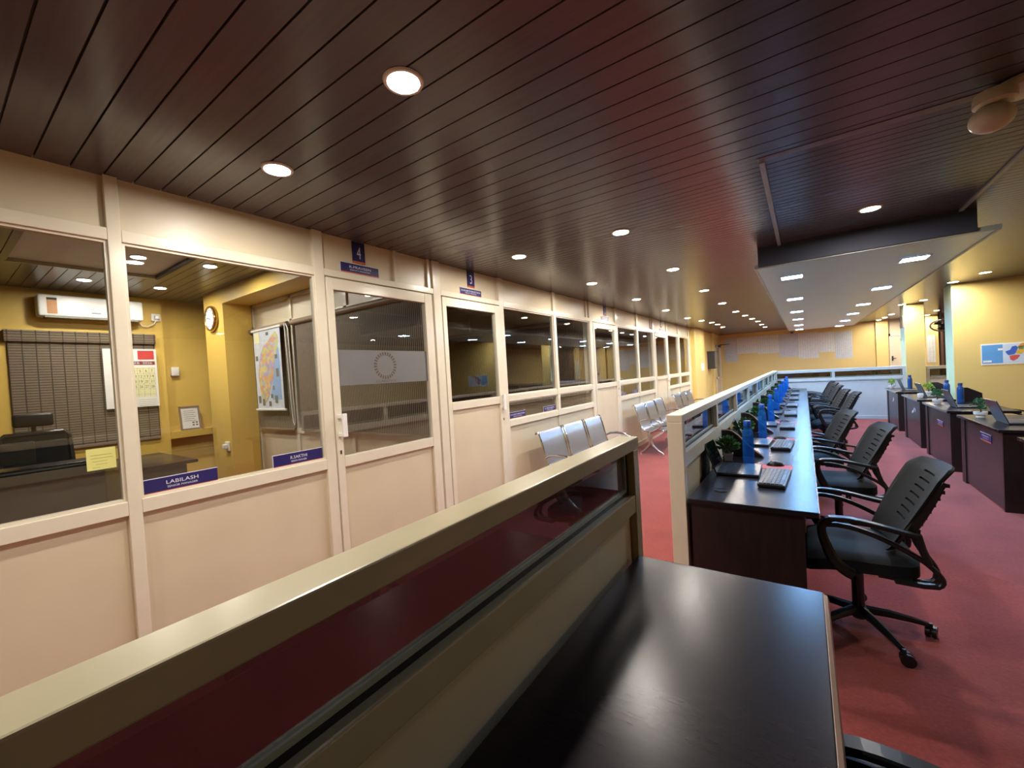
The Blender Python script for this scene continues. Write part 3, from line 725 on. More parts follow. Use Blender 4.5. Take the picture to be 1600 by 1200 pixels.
low_partition('beige low partition between the two yellow pillars at far right', 'X', 2.175, XR - .02, YF - .07, YF + .01, [3.2], (3.2, YF, 0), M['rail'], M['panel'], topz=1.17, pz=(.93, 1.1))

# ------------------------------------------------------------------ desks in the row
def make_row_desk(y0, y1, label, x0=-.56, x1=.035, dividers=()):
    r = thing('row_desk', label, 'desk', ((x0 + x1) / 2, (y0 + y1) / 2, 0))
    MB().box(x0, x1, y0 + .002, y1 - .002, .722, .75, .003).build('tabletop', M['wood'], r)
    MB().box(x1 - .0005, x1 + .003, y0 + .003, y1 - .003, .723, .749).build('edge_band', M['edge'], r)
    for yy in (y0 + .02, y1 - .045): MB().box(x0 + .01, x1 - .06, yy, yy + .025, 0, .722).build('side_panel', M['woodside'], r)
    MB().box(x0 + .05, x0 + .07, y0 + .045, y1 - .045, .25, .722).build('back_panel', M['woodside'], r)
    if y0 < 3: MB().box(x1 - .085, x1 - .055, y0 + .045, y0 + .30, .63, .722, .002).build('drawer', M['edge'], r)
    for yd in dividers:
        prof = [(-.005, .0), (-.005, .20), (.03, .203), (.07, .195), (.11, .165), (.15, .12), (.19, .075), (.23, .04), (.27, .012), (.28, 0)]
        d = MB().prism(prof, (x0, yd, .752), (1, 0, 0), (0, 0, 1), (0, .018, 0)).build('divider', M['woodside'], r)
        e = MB(); e.tube([(x0 + a, yd + .009, .752 + b) for a, b in prof[1:]], .0095, 6); e.build('divider_edge', M['edge'], d)
    return r
ys = [2.46, 5.035, 7.55, 10.05, YF - .1]
nm = ['first desk of the laptop row, nearest the camera, with black side panel showing', 'second desk of the laptop row counted from the near end', 'third desk of the laptop row counted from the near end', 'last desk of the laptop row against the white far partition']
for i in range(4):
    mid = (ys[i] + ys[i + 1]) / 2
    make_row_desk(ys[i], ys[i + 1], nm[i], dividers=[mid - .009 - .02, ys[i + 1] - .03])
# grommets
for i, y in enumerate((2.69, 3.92)):
    g = thing('cable_grommet', ['black round cable grommet near the front end of the first desk', 'black round cable grommet behind the second laptop of the row'][i], 'grommet', (-.426, y, .75))
    MB().lathe([(.0, 0), (.036, 0), (.034, .004), (.028, .004), (.026, .0015), (0, .0015)], (-.426, y, .7505), 20).build('ring', M['black'], g, True)

# foreground desk
fd_ = thing('foreground_desk', 'large bare dark desk in the foreground beside the cream partition', 'desk', (-.27, .9, 0))
MB().box(-.572, .025, -.9, 1.63, .722, .75, .003).build('tabletop', M['wood'], fd_)
MB().tube([(.026, -.89, .736), (.026, 1.62, .736)], .0125, 8).build('edge_band', M['edge'], fd_)
MB().box(-.55, -.03, 1.58, 1.605, 0, .722).build('side_panel', M['woodside'], fd_)
MB().box(-.55, -.03, -.86, -.835, 0, .722).build('side_panel', M['woodside'], fd_)
MB().box(-.52, -.50, -.835, 1.58, .25, .722).build('back_panel', M['woodside'], fd_)

# right hand desks
def right_desk(y0, y1, label, plate=False, shield=False, panelm='woodpanel'):
    x0, x1 = 1.415, 2.02
    if y1 > 9.3: x1 = 1.84
    r = thing('reception_desk', label, 'desk', ((x0 + x1) / 2, (y0 + y1) / 2, 0))
    MB().box(x0, x1, y0, y1, .722, .75, .003).build('tabletop', M['wood'], r)
    MB().box(x0 - .003, x0 + .0005, y0 + .001, y1 - .001, .723, .749).build('edge_band', M['chrome'], r)
    MB().box(x0 + .03, x0 + .42, y0 + .02, y0 + .045, 0, .722).build('side_panel', M['woodside'], r)
    MB().box(x0 + .03, x0 + .42, y1 - .045, y1 - .02, 0, .722).build('side_panel', M['woodside'], r)
    MB().box(x0 + .03, x0 + .052, y0 + .045, y1 - .045, .02, .722).build('front_panel', M[panelm], r)
    MB().box(x0 + .02, x0 + .05, y1 - .17, y1 - .046, 0, .722).build('corner_panel', M['woodside'], r)
    if shield:
        MB().prism([(.37, 0), (.37, .20), (.46, .20), (.60, .12), (.605, 0)], (x0, y1 - .03, .7505), (1, 0, 0), (0, 0, 1), (0, .018, 0)).build('divider', M['woodside'], r)
    return r
D = [(3.0, 5.16), (5.57, 6.82), (7.22, 8.51), (8.86, 10.10), (10.70, 11.98)]
right_desk(*D[0], 'right side dark desk nearest the camera, cut by the frame edge', shield=False)
right_desk(*D[1], 'right side dark desk with the bonsai plant and big laptop lid', shield=False)
right_desk(*D[2], 'right side dark desk with the blue bottle in front of the map wall', shield=True)
right_desk(*D[3], 'right side dark desk between the two yellow pillars', shield=True)
right_desk(*D[4], 'right side dark desk farthest away, by the white partition', panelm='woodpanel')
def desk_plate(label, y0, y1, z0, z1, x):
    r = thing('desk_nameplate', label, 'nameplate', (x, (y0 + y1) / 2, z0))
    MB().box(x, x + .004, y0, y1, z0, z1).build('plate', M['navy'], r)
    MB().box(x - .001, x, y0, y1, z0, z0 + .010).build('orange_stripe', M['orange'], r)
    MB().box(x - .001, x, y0, y1, z1 - .004, z1).build('top_rim', M['letter'], r)
    mb = MB(); put_text(mb, 'R.PRAVEEN', (x - .0015, (y0 + y1) / 2, z0 + (z1 - z0) * .66), (0, -1, 0), UZ, (y1 - y0) * .6, .014)
    put_text(mb, 'SENIOR MANAGER', (x - .0015, (y0 + y1) / 2, z0 + (z1 - z0) * .36), (0, -1, 0), UZ, (y1 - y0) * .5, .008)
    mb.build('lettering', M['letter'], r)
desk_plate('navy nameplate on the front of the desk with the bonsai plant', 5.86, 6.16, .575, .655, 1.4405)
desk_plate('navy nameplate on the front of the desk before the map wall', 7.55, 7.83, .51, .575, 1.4405)
for y, z, s, lb in ((9.32, .53, .26, 'silver lettering on the front of the desk between the pillars'), (11.2, .55, .14, 'small silver lettering on the front of the farthest right desk')):
    t = thing('metal_lettering', lb, 'lettering', (1.441, y, z))
    mb = MB()
    for k, (a, b, c) in enumerate(((0, 0, .05), (.25, .03, .03), (.5, -.02, .045), (.8, -.04, .04))):
        yy = y - s / 2 + s * a; mb.box(1.437, 1.4445, yy, yy + .02, z + b, z + b + c)
    mb.build('letters', M['letter'], t)

# ------------------------------------------------------------------ office chair
def seat_mesh():
    mb = MB(); bm = mb.bm
    nx, ny = 18, 16
    def P(u, v, top):
        # superellipse plan, front at -x
        x = -1 + 2 * u; y = -1 + 2 * v
        k = max(abs(x), abs(y)); q = (abs(x) ** 5 + abs(y) ** 5) ** (1 / 5) if k else 0
        f = k / q if q else 1; X, Y = x * f, y * f
        px = -.02 + X * .245; py = Y * .245
        edge = max(0, 1 - k ** 6)
        z = (.462 + .038 * edge ** .6 - .018 * (1 - abs(X)) * (1 - abs(Y)) if top else .405 - .014 * edge)
        if X < -.3: z -= .045 * ((-X - .3) / .7) ** 2
        return (px, py, z)
    T = [[bm.verts.new(P(i / nx, j / ny, True)) for j in range(ny + 1)] for i in range(nx + 1)]
    B_ = [[bm.verts.new(P(i / nx, j / ny, False)) for j in range(ny + 1)] for i in range(nx + 1)]
    for i in range(nx):
        for j in range(ny):
            bm.faces.new((T[i][j], T[i + 1][j], T[i + 1][j + 1], T[i][j + 1])); bm.faces.new((B_[i][j], B_[i][j + 1], B_[i + 1][j + 1], B_[i + 1][j]))
    loop = [(i, 0) for i in range(nx)] + [(nx, j) for j in range(ny)] + [(i, ny) for i in range(nx, 0, -1)] + [(0, j) for j in range(ny, 0, -1)]
    for k in range(len(loop)):
        a, b = loop[k], loop[(k + 1) % len(loop)]
        bm.faces.new((T[a[0]][a[1]], T[b[0]][b[1]], B_[b[0]][b[1]], B_[a[0]][a[1]]))
    return mb
def back_x(v): return .145 + .10 * v + .11 * v * v + .02 * math.sin(v * PI)
def back_z(v): return .505 + .425 * v
def back_w(v):
    w0 = .185 + .05 * math.sin(min(1, v * 1.15) * PI * .62)
    c = 1.0
    if v > .86: c = math.sqrt(max(0, 1 - ((v - .86) / .14) ** 2 * .42))
    if v < .1: c = math.sqrt(max(0, 1 - ((.1 - v) / .1) ** 2 * .35))
    return w0 * c
def back_mesh():
    mb = MB(); bm = mb.bm; nv, nu = 44, 20
    slots = set()
    for k in range(7):
        r = 14 + k * 4
        for j in range(7, 13): slots.add((r, j))
    F, R = [], []
    for i in range(nv + 1):
        v = i / nv; fr, rr = [], []
        for j in range(nu + 1):
            s = -1 + 2 * j / nu; wrap = -.05 * abs(s) ** 2.4; th = .011 + .004 * (1 - s * s)
            x = back_x(v) + wrap; y = s * back_w(v); z = back_z(v)
            if v > .88: x += .025 * ((v - .88) / .12) ** 1.5
            edge = abs(s) > .999 or i in (0, nv)
            fr.append(bm.verts.new((x - (th if not edge else .004), y, z + .2 * th * 0)))
            rr.append(bm.verts.new((x + (th if not edge else .004), y, z - .35 * th)))
        F.append(fr); R.append(rr)
    for i in range(nv):
        for j in range(nu):
            if (i, j) in slots:
                if (i, j - 1) not in slots: bm.faces.new((F[i][j], F[i + 1][j], R[i + 1][j], R[i][j]))
                if (i, j + 1) not in slots: bm.faces.new((F[i][j + 1], R[i][j + 1], R[i + 1][j + 1], F[i + 1][j + 1]))
                bm.faces.new((F[i][j], R[i][j], R[i][j + 1], F[i][j + 1])); bm.faces.new((F[i + 1][j], F[i + 1][j + 1], R[i + 1][j + 1], R[i + 1][j]))
                continue
            bm.faces.new((F[i][j], F[i][j + 1], F[i + 1][j + 1], F[i + 1][j])); bm.faces.new((R[i][j], R[i + 1][j], R[i + 1][j + 1], R[i][j + 1]))
    for i in range(nv):
        bm.faces.new((F[i][0], F[i + 1][0], R[i + 1][0], R[i][0])); bm.faces.new((F[i][nu], R[i][nu], R[i + 1][nu], F[i + 1][nu]))
    for j in range(nu):
        bm.faces.new((F[0][j], R[0][j], R[0][j + 1], F[0][j + 1])); bm.faces.new((F[nv][j], F[nv][j + 1], R[nv][j + 1], R[nv][j]))
    return mb
def bez(p0, p1, p2, p3, n=10):
    out = []
    for i in range(n + 1):
        t = i / n; a = (1 - t) ** 3; b = 3 * t * (1 - t) ** 2; c = 3 * t * t * (1 - t); d = t ** 3
        out.append(tuple(a * p0[k] + b * p1[k] + c * p2[k] + d * p3[k] for k in range(len(p0))))
    return out
def make_chair(label, group):
    r = thing('office_chair', label, 'chair', (0, 0, 0), 0, group, local=True)
    b = MB()
    b.lathe([(.0, .06), (.032, .06), (.045, .075), (.045, .115), (.03, .125), (0, .125)], n=20)
    cast = []
    for k in range(5):
        a = math.radians(6 + 72 * k); c, s = math.cos(a), math.sin(a)
        pts = [(.03, .105), (.12, .10), (.22, .085), (.29, .07)]; rs = [.024, .022, .017, .013]
        b.tube([(c * p, s * p, z) for p, z in pts], rs, 8)
        cast.append((c * .30, s * .30, a))
    base = b.build('star_base', M['armblack'], r, True)
    for x, y, a in cast:
        m = MB(); t = a + 1.1; dx, dy = math.cos(t), math.sin(t); nx, ny = -dy, dx
        for sg in (-1, 1):
            cc = (x + nx * .013 * sg + dx * .012, y + ny * .013 * sg + dy * .012, .0275)
            ring = []
            for off in (-.009, .009):
                ring.append([m.bm.verts.new((cc[0] + nx * off + dx * .030 * math.cos(q), cc[1] + ny * off + dy * .030 * math.cos(q), .0305 + .030 * math.sin(q))) for q in [2 * PI * i / 14 for i in range(14)]])
            for i in range(14): m.bm.faces.new((ring[0][i], ring[0][(i + 1) % 14], ring[1][(i + 1) % 14], ring[1][i]))
            m.bm.faces.new(ring[0][::-1]); m.bm.faces.new(ring[1])
        m.tube([(x, y, .02), (x, y, .078)], .0085, 8)
        m.build('caster', M['black'], base, True)
    MB().lathe([(.0, .1), (.028, .1), (.028, .31), (.0, .31)], n=18).build('gas_lift', M['gasblack'], r, True)
    MB().lathe([(.0, .3), (.015, .3), (.015, .39), (.0, .39)], n=14).build('piston', M['chrome'], r, True)
    m = MB(); m.box(-.13, .13, -.09, .09, .375, .412, .012); m.box(-.17, -.10, -.05, .05, .35, .40, .012); m.build('tilt_mechanism', M['black'], r)
    MB().tube([(-.02, .08, .392), (-.02, .22, .388), (-.02, .27, .38)], [.006, .006, .011], 8).build('lever', M['black'], r, True)
    seat_mesh().build('seat', M['seatcloth'], r, True)
    back_mesh().build('backrest', M['mesh'], r, True)
    f = MB()
    for sy in (-1, 1):
        yy = sy * .213
        path = bez((.05, .40), (.16, .395), (.27, .36), (.265, .44), 8) + bez((.265, .44), (.26, .50), (.19, .55), (.185, .63), 8)[1:] + [(back_x(v) - .026, back_z(v)) for v in (.3, .45, .6, .75, .88)]
        f.ribbon(path, yy, .026, [.026] * (len(path) - 6) + [.032, .042, .046, .044, .036, .02])
    f.ribbon([(.205, .60), (.21, .64)], 0, .40, .016)
    for k in range(9):
        v = .26 + k * .075
        for sy in (-1, 1): f.box(back_x(v) - .03, back_x(v) - .004, sy * .216 - .008, sy * .216 + .008, back_z(v) - .012, back_z(v) + .004)
    f.ribbon([(back_x(v) + .016, back_z(v)) for v in (.12, .3, .5)], 0, .09, .018)
    f.build('back_frame', M['black'], r)
    for sy in (-1, 1):
        yy = sy * .275
        a = MB()
        top = bez((.185, .632), (.10, .645), (-.03, .69), (-.12, .682), 10)
        front = bez((-.12, .682), (-.20, .675), (-.185, .60), (-.165, .545), 10)[1:] + bez((-.165, .545), (-.145, .48), (-.12, .43), (-.06, .405), 8)[1:]
        th = [.020] * len(top) + [.026 + .0022 * min(k, 11) for k in range(len(front))]
        a.ribbon(top + front, yy, .045, th)
        diag = bez((-.165, .645), (-.08, .665), (.06, .62), (.205, .515), 12) + bez((.205, .515), (.25, .475), (.29, .43), (.25, .405), 8)[1:] + [(.20, .40), (.10, .405)]
        a.ribbon(diag, yy, .03, [.022] * len(diag))
        a.ribbon([(.185, .64), (.198, .58), (.222, .505)], yy, .034, .03)
        a.box(-.10, -.03, min(yy, yy - sy * .12), max(yy, yy - sy * .12), .398, .412)
        a.box(.10, .17, min(yy, yy - sy * .12), max(yy, yy - sy * .12), .398, .412)
        a.box(.175, .205, min(yy, yy - sy * .075), max(yy, yy - sy * .075), .60, .63)
        ar = a.build('armrest', M['armblack'], r)
    return r
CH = [(.20, 2.92, 5, 'nearest black mesh office chair at the desk row, wheels in full view'),
      (.20, 4.42, 8, 'second black mesh office chair of the desk row from the camera'),
      (.05, 5.45, 12, 'third black mesh office chair, pushed closer to the desk row'),
      (.33, 8.30, 6, 'fourth black mesh office chair of the desk row from the camera'),
      (.25, 9.0, 8, 'fifth black mesh office chair of the desk row from the camera'),
      (.24, 10.3, 5, 'sixth black mesh office chair of the desk row from the camera'),
      (.22, 11.3, 10, 'seventh black mesh office chair of the desk row from the camera'),
      (.2, 12.1, 4, 'last black mesh office chair, beside the white far partition')]
GC = 'office chairs along the desk row'
ch0 = make_chair(CH[0][3], GC)
ch0.location = (CH[0][0], CH[0][1], 0); ch0.rotation_euler.z = math.radians(CH[0][2])
for x, y, a, lb in CH[1:]: dup(ch0, (x, y, 0), math.radians(a), lb, GC)
dup(ch0, (.20, .83, 0), math.radians(8), 'black office chair at the bare foreground desk, only its edge in the frame', 'office chairs in the hall')
for y, lb in ((6.2, 'black office chair behind the desk with the bonsai plant'), (7.85, 'black office chair behind the desk before the map wall')):
    dup(ch0, (2.26, y, 0), math.radians(184 - 180 + 4), lb, 'office chairs in the hall')

# office 4 high-back chair
ex = thing('executive_chair', 'black chair with a separate headrest behind the executive desk', 'chair', (-5.75, .66, 0))
X0, YC = -5.75, .66
b = MB(); b.lathe([(0, .06), (.04, .06), (.045, .11), (0, .12)], (X0, YC, 0))
for k in range(5):
    a = 2 * PI * k / 5; b.tube([(X0, YC, .1), (X0 + .3 * math.cos(a), YC + .3 * math.sin(a), .06)], [.024, .014], 8)
    b.lathe([(0, 0), (.025, 0), (.025, .055), (0, .055)], (X0 + .3 * math.cos(a), YC + .3 * math.sin(a), 0), 12)
b.build('star_base', M['black'], ex)
MB().lathe([(0, .1), (.027, .1), (.027, .44), (0, .44)], (X0, YC, 0), 16).build('gas_lift', M['gasblack'], ex)
MB().box(X0 - .24, X0 + .25, YC - .25, YC + .25, .44, .53, .035, 3).build('seat', M['seatcloth'], ex, True)
mb = MB(); 
prof = [(-.215, .0), (.215, 0), (.235, .25), (.225, .55), (.19, .585), (-.19, .585), (-.225, .55), (-.235, .25)]
mb.prism(prof, (X0 - .27, YC, .62), (0, 1, 0), (-.12, 0, 1), (.012, 0, 0)); mb.build('back_mesh', M['mesh'], ex)
pts = [(X0 - .265 - .12 * b_, YC + a_, .62 + b_) for a_, b_ in prof]
MB().tube(pts, .022, 8, closed=True).build('back_frame', M['black'], ex)
MB().tube([(X0 - .1, YC, .46), (X0 - .3, YC, .5), (X0 - .33, YC, .8), (X0 - .38, YC, 1.25), (X0 - .36, YC, 1.34)], .018, 8).build('spine', M['black'], ex)
mb = MB(); mb.box(X0 - .40, X0 - .34, YC - .135, YC + .135, 1.27, 1.40, .025, 3); mb.build('headrest', M['black'], ex, True)
for sy in (-1, 1):
    MB().tube([(X0 - .2, YC + sy * .27, .48), (X0 - .2, YC + sy * .29, .68), (X0 - .05, YC + sy * .3, .70), (X0 + .12, YC + sy * .3, .69)], [.018, .018, .025, .025], 8).build('armrest', M['black'], ex, True)

# ------------------------------------------------------------------ three-seat steel benches
def make_bench(label):
    r = thing('waiting_bench', label, 'bench', (0, 0, 0), 0, 'steel waiting benches', local=True)
    prof = [(.235, .385), (.245, .405), (.235, .425), (.20, .432), (.10, .418), (-.02, .408), (-.09, .415), (-.125, .45), (-.145, .52), (-.175, .62), (-.205, .74), (-.235, .835), (-.25, .85), (-.268, .845), (-.275, .825)]
    W = .52
    for k in (-1, 0, 1):
        yc = k * .585
        m = MB()
        n = len(prof)
        A = [[m.bm.verts.new((x, yc + s * W / 2, z)) for s in (-1, 1)] for x, z in prof]
        for i in range(n - 1): m.bm.faces.new((A[i][0], A[i][1], A[i + 1][1], A[i + 1][0]))
        bmesh.ops.solidify(m.bm, geom=m.bm.faces[:], thickness=.012)
        st = m.build('seat_shell', M['steel'], r, True)
        for s in (-1, 1): MB().tube([(x, yc + s * (W / 2 + .004), z) for x, z in prof], .011, 8).build('side_rail', M['chrome'], st, True)
    MB().box(-.03, .03, -.88, .88, .30, .365, .006).build('beam', M['cast'], r)
    m = MB()
    for k in (-1, 0, 1):
        for s in (-.2, .2): m.box(-.05, .05, k * .585 + s - .02, k * .585 + s + .02, .36, .405)
    m.build('bracket', M['cast'], r)
    for y in (-.80, .80):
        l = MB()
        l.tube([(0, y, .335), (0, y, .22), (.03, y, .15), (.13, y, .06), (.20, y, .025)], [.034, .03, .026, .018, .013], 10)
        l.tube([(0, y, .22), (-.03, y, .15), (-.12, y, .06), (-.18, y, .025)], [.03, .026, .018, .013], 10)
        l.lathe([(0, 0), (.018, 0), (.018, .012), (.008, .03), (0, .03)], (.20, y, 0), 12); l.lathe([(0, 0), (.018, 0), (.018, .012), (.008, .03), (0, .03)], (-.18, y, 0), 12)
        l.build('leg', M['cast'], r, True)
    for y in (-.86, .86):
        a = MB()
        a.tube([(-.16, y, .57), (-.10, y, .602), (.0, y, .606), (.10, y, .597), (.17, y, .567), (.195, y, .515), (.17, y, .47), (.10, y, .43), (.02, y, .40), (0, y, .36)], [.011, .014, .015, .015, .015, .015, .015, .016, .018, .02], 10)
        a.build('armrest', M['chrome'], r, True)
    return r
b0 = make_bench('three seat steel waiting bench nearest, behind the foreground partition')
b0.location = (-2.19, 4.78, 0)
dup(b0, (-2.19, 7.98, 0), 0, 'three seat steel waiting bench in the middle, beside the red aisle')
dup(b0, (-2.19, 10.62, 0), 0, 'three seat steel waiting bench farthest, near the yellow column')

# ------------------------------------------------------------------ things on the desks
def make_laptop(name, label, group, shell):
    r = thing(name, label, 'laptop', (0, 0, 0), 0, group, local=True)
    base = MB().box(-.125, .125, -.17, .17, .002, .019, .004).build('base', M[shell], r)
    kb = MB(); kb.box(-.095, .025, -.15, .15, .0186, .0194); kb.build('keyboard_deck', M['keys'], r)
    m = MB()
    for i in range(5):
        for j in range(13): m.box(-.092 + i * .0235, -.092 + i * .0235 + .019, -.147 + j * .0228, -.147 + j * .0228 + .0185, .0194, .0208)
    m.build('keys', M['keycap'], r)
    MB().box(.045, .105, -.05, .05, .0188, .0197).build('touchpad', M['lapgrey'], r)
    t = math.radians(20); c, s = math.cos(t), math.sin(t)
    def leanbox(y0, y1, h0, h1, d0, d1):
        vs = []
        for d in (d0, d1):
            for y in (y0, y1):
                for h in (h0, h1): vs.append((-.124 - h * s + d * c, y, .016 + h * c + d * s))
        return MB().raw(vs, [(0, 1, 3, 2), (4, 6, 7, 5), (0, 4, 5, 1), (2, 3, 7, 6), (0, 2, 6, 4), (1, 5, 7, 3)])
    leanbox(-.17, .17, 0, .225, -.004, .004).build('lid', M[shell], r)
    leanbox(-.163, .163, .012, .218, .0041, .0049).build('screen', M['screen'], r)
    return r
def make_keyboard(label):
    r = thing('keyboard', label, 'keyboard', (0, 0, 0), 0, 'black keyboards on the desk row', local=True)
    mb = MB(); mb.box(-.07, .07, -.22, .22, .002, .022, .004); mb.build('body', M['black'], r)
    m = MB()
    for i in range(6):
        j = 0
        while j < 19:
            wk = 1
            if i == 5 and j == 5: wk = 6
            m.box(-.062 + i * .0208, -.062 + i * .0208 + .0165, -.213 + j * .0224, -.213 + (j + wk) * .0224 - .004, .022, .0275)
            j += wk
    m.build('keys', M['keycap'], r); return r
def make_mouse(label):
    r = thing('computer_mouse', label, 'mouse', (0, 0, 0), 0, 'mice on the desk row', local=True)
    m = MB(); bm = m.bm; rings = []
    for i in range(9):
        u = -1 + i / 4; rr = math.sqrt(max(.02, 1 - u * u)); ring = []
        for k in range(12):
            a = PI * k / 11; ring.append(bm.verts.new((u * .055, math.cos(a) * .03 * rr, .001 + math.sin(a) * .034 * rr * (1 - .25 * u * -1 * .5))))
        rings.append(ring)
    for A, B in zip(rings, rings[1:]):
        for k in range(11): bm.faces.new((A[k], A[k + 1], B[k + 1], B[k]))
        bm.faces.new((A[0], B[0], B[11], A[11]))
    bm.faces.new(rings[0]); bm.faces.new(rings[-1][::-1]); m.build('shell', M['armblack'], r, True)
    MB().lathe([(0, -.004), (.008, -.004), (.008, .004), (0, .004)], (-.025, 0, .03), 10, 'Y').build('wheel', M['boxgrey'], r); return r
def bluemat(name, col, a, rough=.12):
    m = bpy.data.materials.new(name); m.use_nodes = True
    N = m.node_tree.nodes; L = m.node_tree.links; b = N['Principled BSDF']
    b.inputs['Base Color'].default_value = lin(col); b.inputs['Roughness'].default_value = rough
    tr = N.new('ShaderNodeBsdfTransparent'); tr.inputs[0].default_value = (.28, .58, .97, 1)
    nz = N.new('ShaderNodeTexNoise'); nz.inputs['Scale'].default_value = 20
    mr = N.new('ShaderNodeMapRange'); mr.inputs['To Min'].default_value = a - .05; mr.inputs['To Max'].default_value = a + .05
    L.new(nz.outputs['Fac'], mr.inputs['Value'])
    mx = N.new('ShaderNodeMixShader'); L.new(mr.outputs[0], mx.inputs[0]); L.new(tr.outputs[0], mx.inputs[1]); L.new(b.outputs[0], mx.inputs[2])
    L.new(mx.outputs[0], N['Material Output'].inputs['Surface']); return m
M['bottle'] = bluemat('blue_bottle', '2f90ee', .34, .05)
M['cap'] = mat('blue_cap', '1450b8', .35)
M['bottlenavy'] = mat('navy_bottle', '21508f', .3, var=.04)
M['capnavy'] = mat('navy_cap', '1c3d6e', .4)
def make_bottle(label, body, cap, h, group):
    r = thing('water_bottle', label, 'bottle', (0, 0, 0), 0, group, local=True)
    k = h / .32; R = .0365
    MB().lathe([(0, .001), (R * .92, .001), (R, .012), (R, .06 * k), (R * .96, .065 * k), (R, .07 * k), (R, .215 * k), (R * .93, .24 * k), (R * .7, .26 * k), (R * .56, .268 * k), (R * .56, .285 * k), (0, .285 * k)], n=24).build('body', M[body], r, True)
    MB().lathe([(0, .278 * k), (R * .66, .278 * k), (R * .68, .29 * k), (R * .66, .316 * k), (R * .58, .32 * k), (0, .32 * k)], n=20).build('cap', M[cap], r, True)
    return r
def leaf_cluster(m, c, n, spread, size, rnd, flat=1.0):
    for _ in range(n):
        a = rnd.uniform(0, 2 * PI); e = rnd.uniform(-.5, 1.3); rr = spread * rnd.uniform(.35, 1.0)
        p = Vector(c) + Vector((math.cos(a) * math.cos(e) * rr, math.sin(a) * math.cos(e) * rr, math.sin(e) * rr * flat))
        d = (p - Vector(c)).normalized() + Vector((rnd.uniform(-.5, .5), rnd.uniform(-.5, .5), rnd.uniform(-.2, .6))); d.normalize()
        sd = d.cross(Vector((rnd.uniform(-1, 1), rnd.uniform(-1, 1), rnd.uniform(-1, 1)))).normalized(); up = d.cross(sd)
        L_ = size * rnd.uniform(.7, 1.3); W_ = L_ * .36
        q = [p, p + d * L_ * .5 + sd * W_ + up * L_ * .08, p + d * L_, p + d * L_ * .5 - sd * W_ + up * L_ * .08]
        V = [m.bm.verts.new(v) for v in q] ; V2 = [m.bm.verts.new(v - up * .0012) for v in q]
        m.bm.faces.new(V); m.bm.faces.new(V2[::-1])
        for i in range(4): m.bm.faces.new((V[i], V2[i], V2[(i + 1) % 4], V[(i + 1) % 4]))
def make_plant(label, leaf, seed, group, kind='bush'):
    r = thing('potted_plant', label, 'plant', (0, 0, 0), 0, group, local=True); rnd = random.Random(seed)
    if kind == 'bush':
        mb = MB(); vs = []
        for z, h in ((.001, .026), (.056, .034)): vs += [(-h, -h, z), (h, -h, z), (h, h, z), (-h, h, z)]
        mb.raw(vs, [(0, 3, 2, 1), (4, 5, 6, 7), (0, 1, 5, 4), (1, 2, 6, 5), (2, 3, 7, 6), (3, 0, 4, 7)]); mb.build('pot', M['potwhite'], r)
        MB().lathe([(0, .056), (.03, .056), (.024, .06), (0, .06)], n=14).build('soil', M['soil'], r)
        s = MB()
        for k in range(7):
            a = k * .9; s.tube([(0, 0, .055), (.012 * math.cos(a), .012 * math.sin(a), .085), (.035 * math.cos(a), .035 * math.sin(a), .12)], .0022, 5)
        s.build('stem', M['stem'], r)
        m = MB(); leaf_cluster(m, (0, 0, .105), 150, .065, .034, rnd, .9); leaf_cluster(m, (0, 0, .12), 60, .045, .034, rnd, 1.1); m.build('foliage', M[leaf], r)
    else:
        MB().lathe([(0, .001), (.035, .001), (.036, .03), (.052, .033), (.055, .062), (.05, .062), (.046, .05), (0, .05)], n=20).build('pot', M['white'], r, True)
        MB().lathe([(0, .05), (.045, .05), (.03, .057), (0, .057)], n=14).build('soil', M['soil'], r)
        MB().tube([(0, 0, .05), (.006, .004, .075), (-.004, .006, .10), (.004, 0, .15)], [.008, .007, .006, .004], 7).build('trunk', M['stem'], r, True)
        m = MB()
        for c, n, sp in (((0, 0, .165), 90, .05), ((.04, .02, .125), 50, .035), ((-.045, -.01, .13), 50, .035), ((.0, -.03, .10), 40, .03)): leaf_cluster(m, c, n, sp, .022, rnd, .7)
        m.build('foliage', M[leaf], r)
    return r
TZ = .7505
ordn = ['nearest', 'second', 'third', 'fourth', 'fifth', 'sixth', 'seventh', 'last']
lapY = [3.225, 4.38, 5.65, 6.90, 8.15, 9.42, 10.66, 11.9]
botY = [3.447, 4.76, 6.06, 7.40, 8.62, 9.90, 11.12, 12.2]
keyY = [3.06, 4.27, 5.50, 6.75, 7.95, 9.25, 10.45, 11.75]
potY = [3.552, 4.77, 6.02, 7.26, 8.52, 9.78, 11.02, 12.3]
GL, GK, GM, GB, GP = 'black laptops on the desk row', 'black keyboards on the desk row', 'mice on the desk row', 'blue bottles on the desk row', 'potted plants on the desk row'
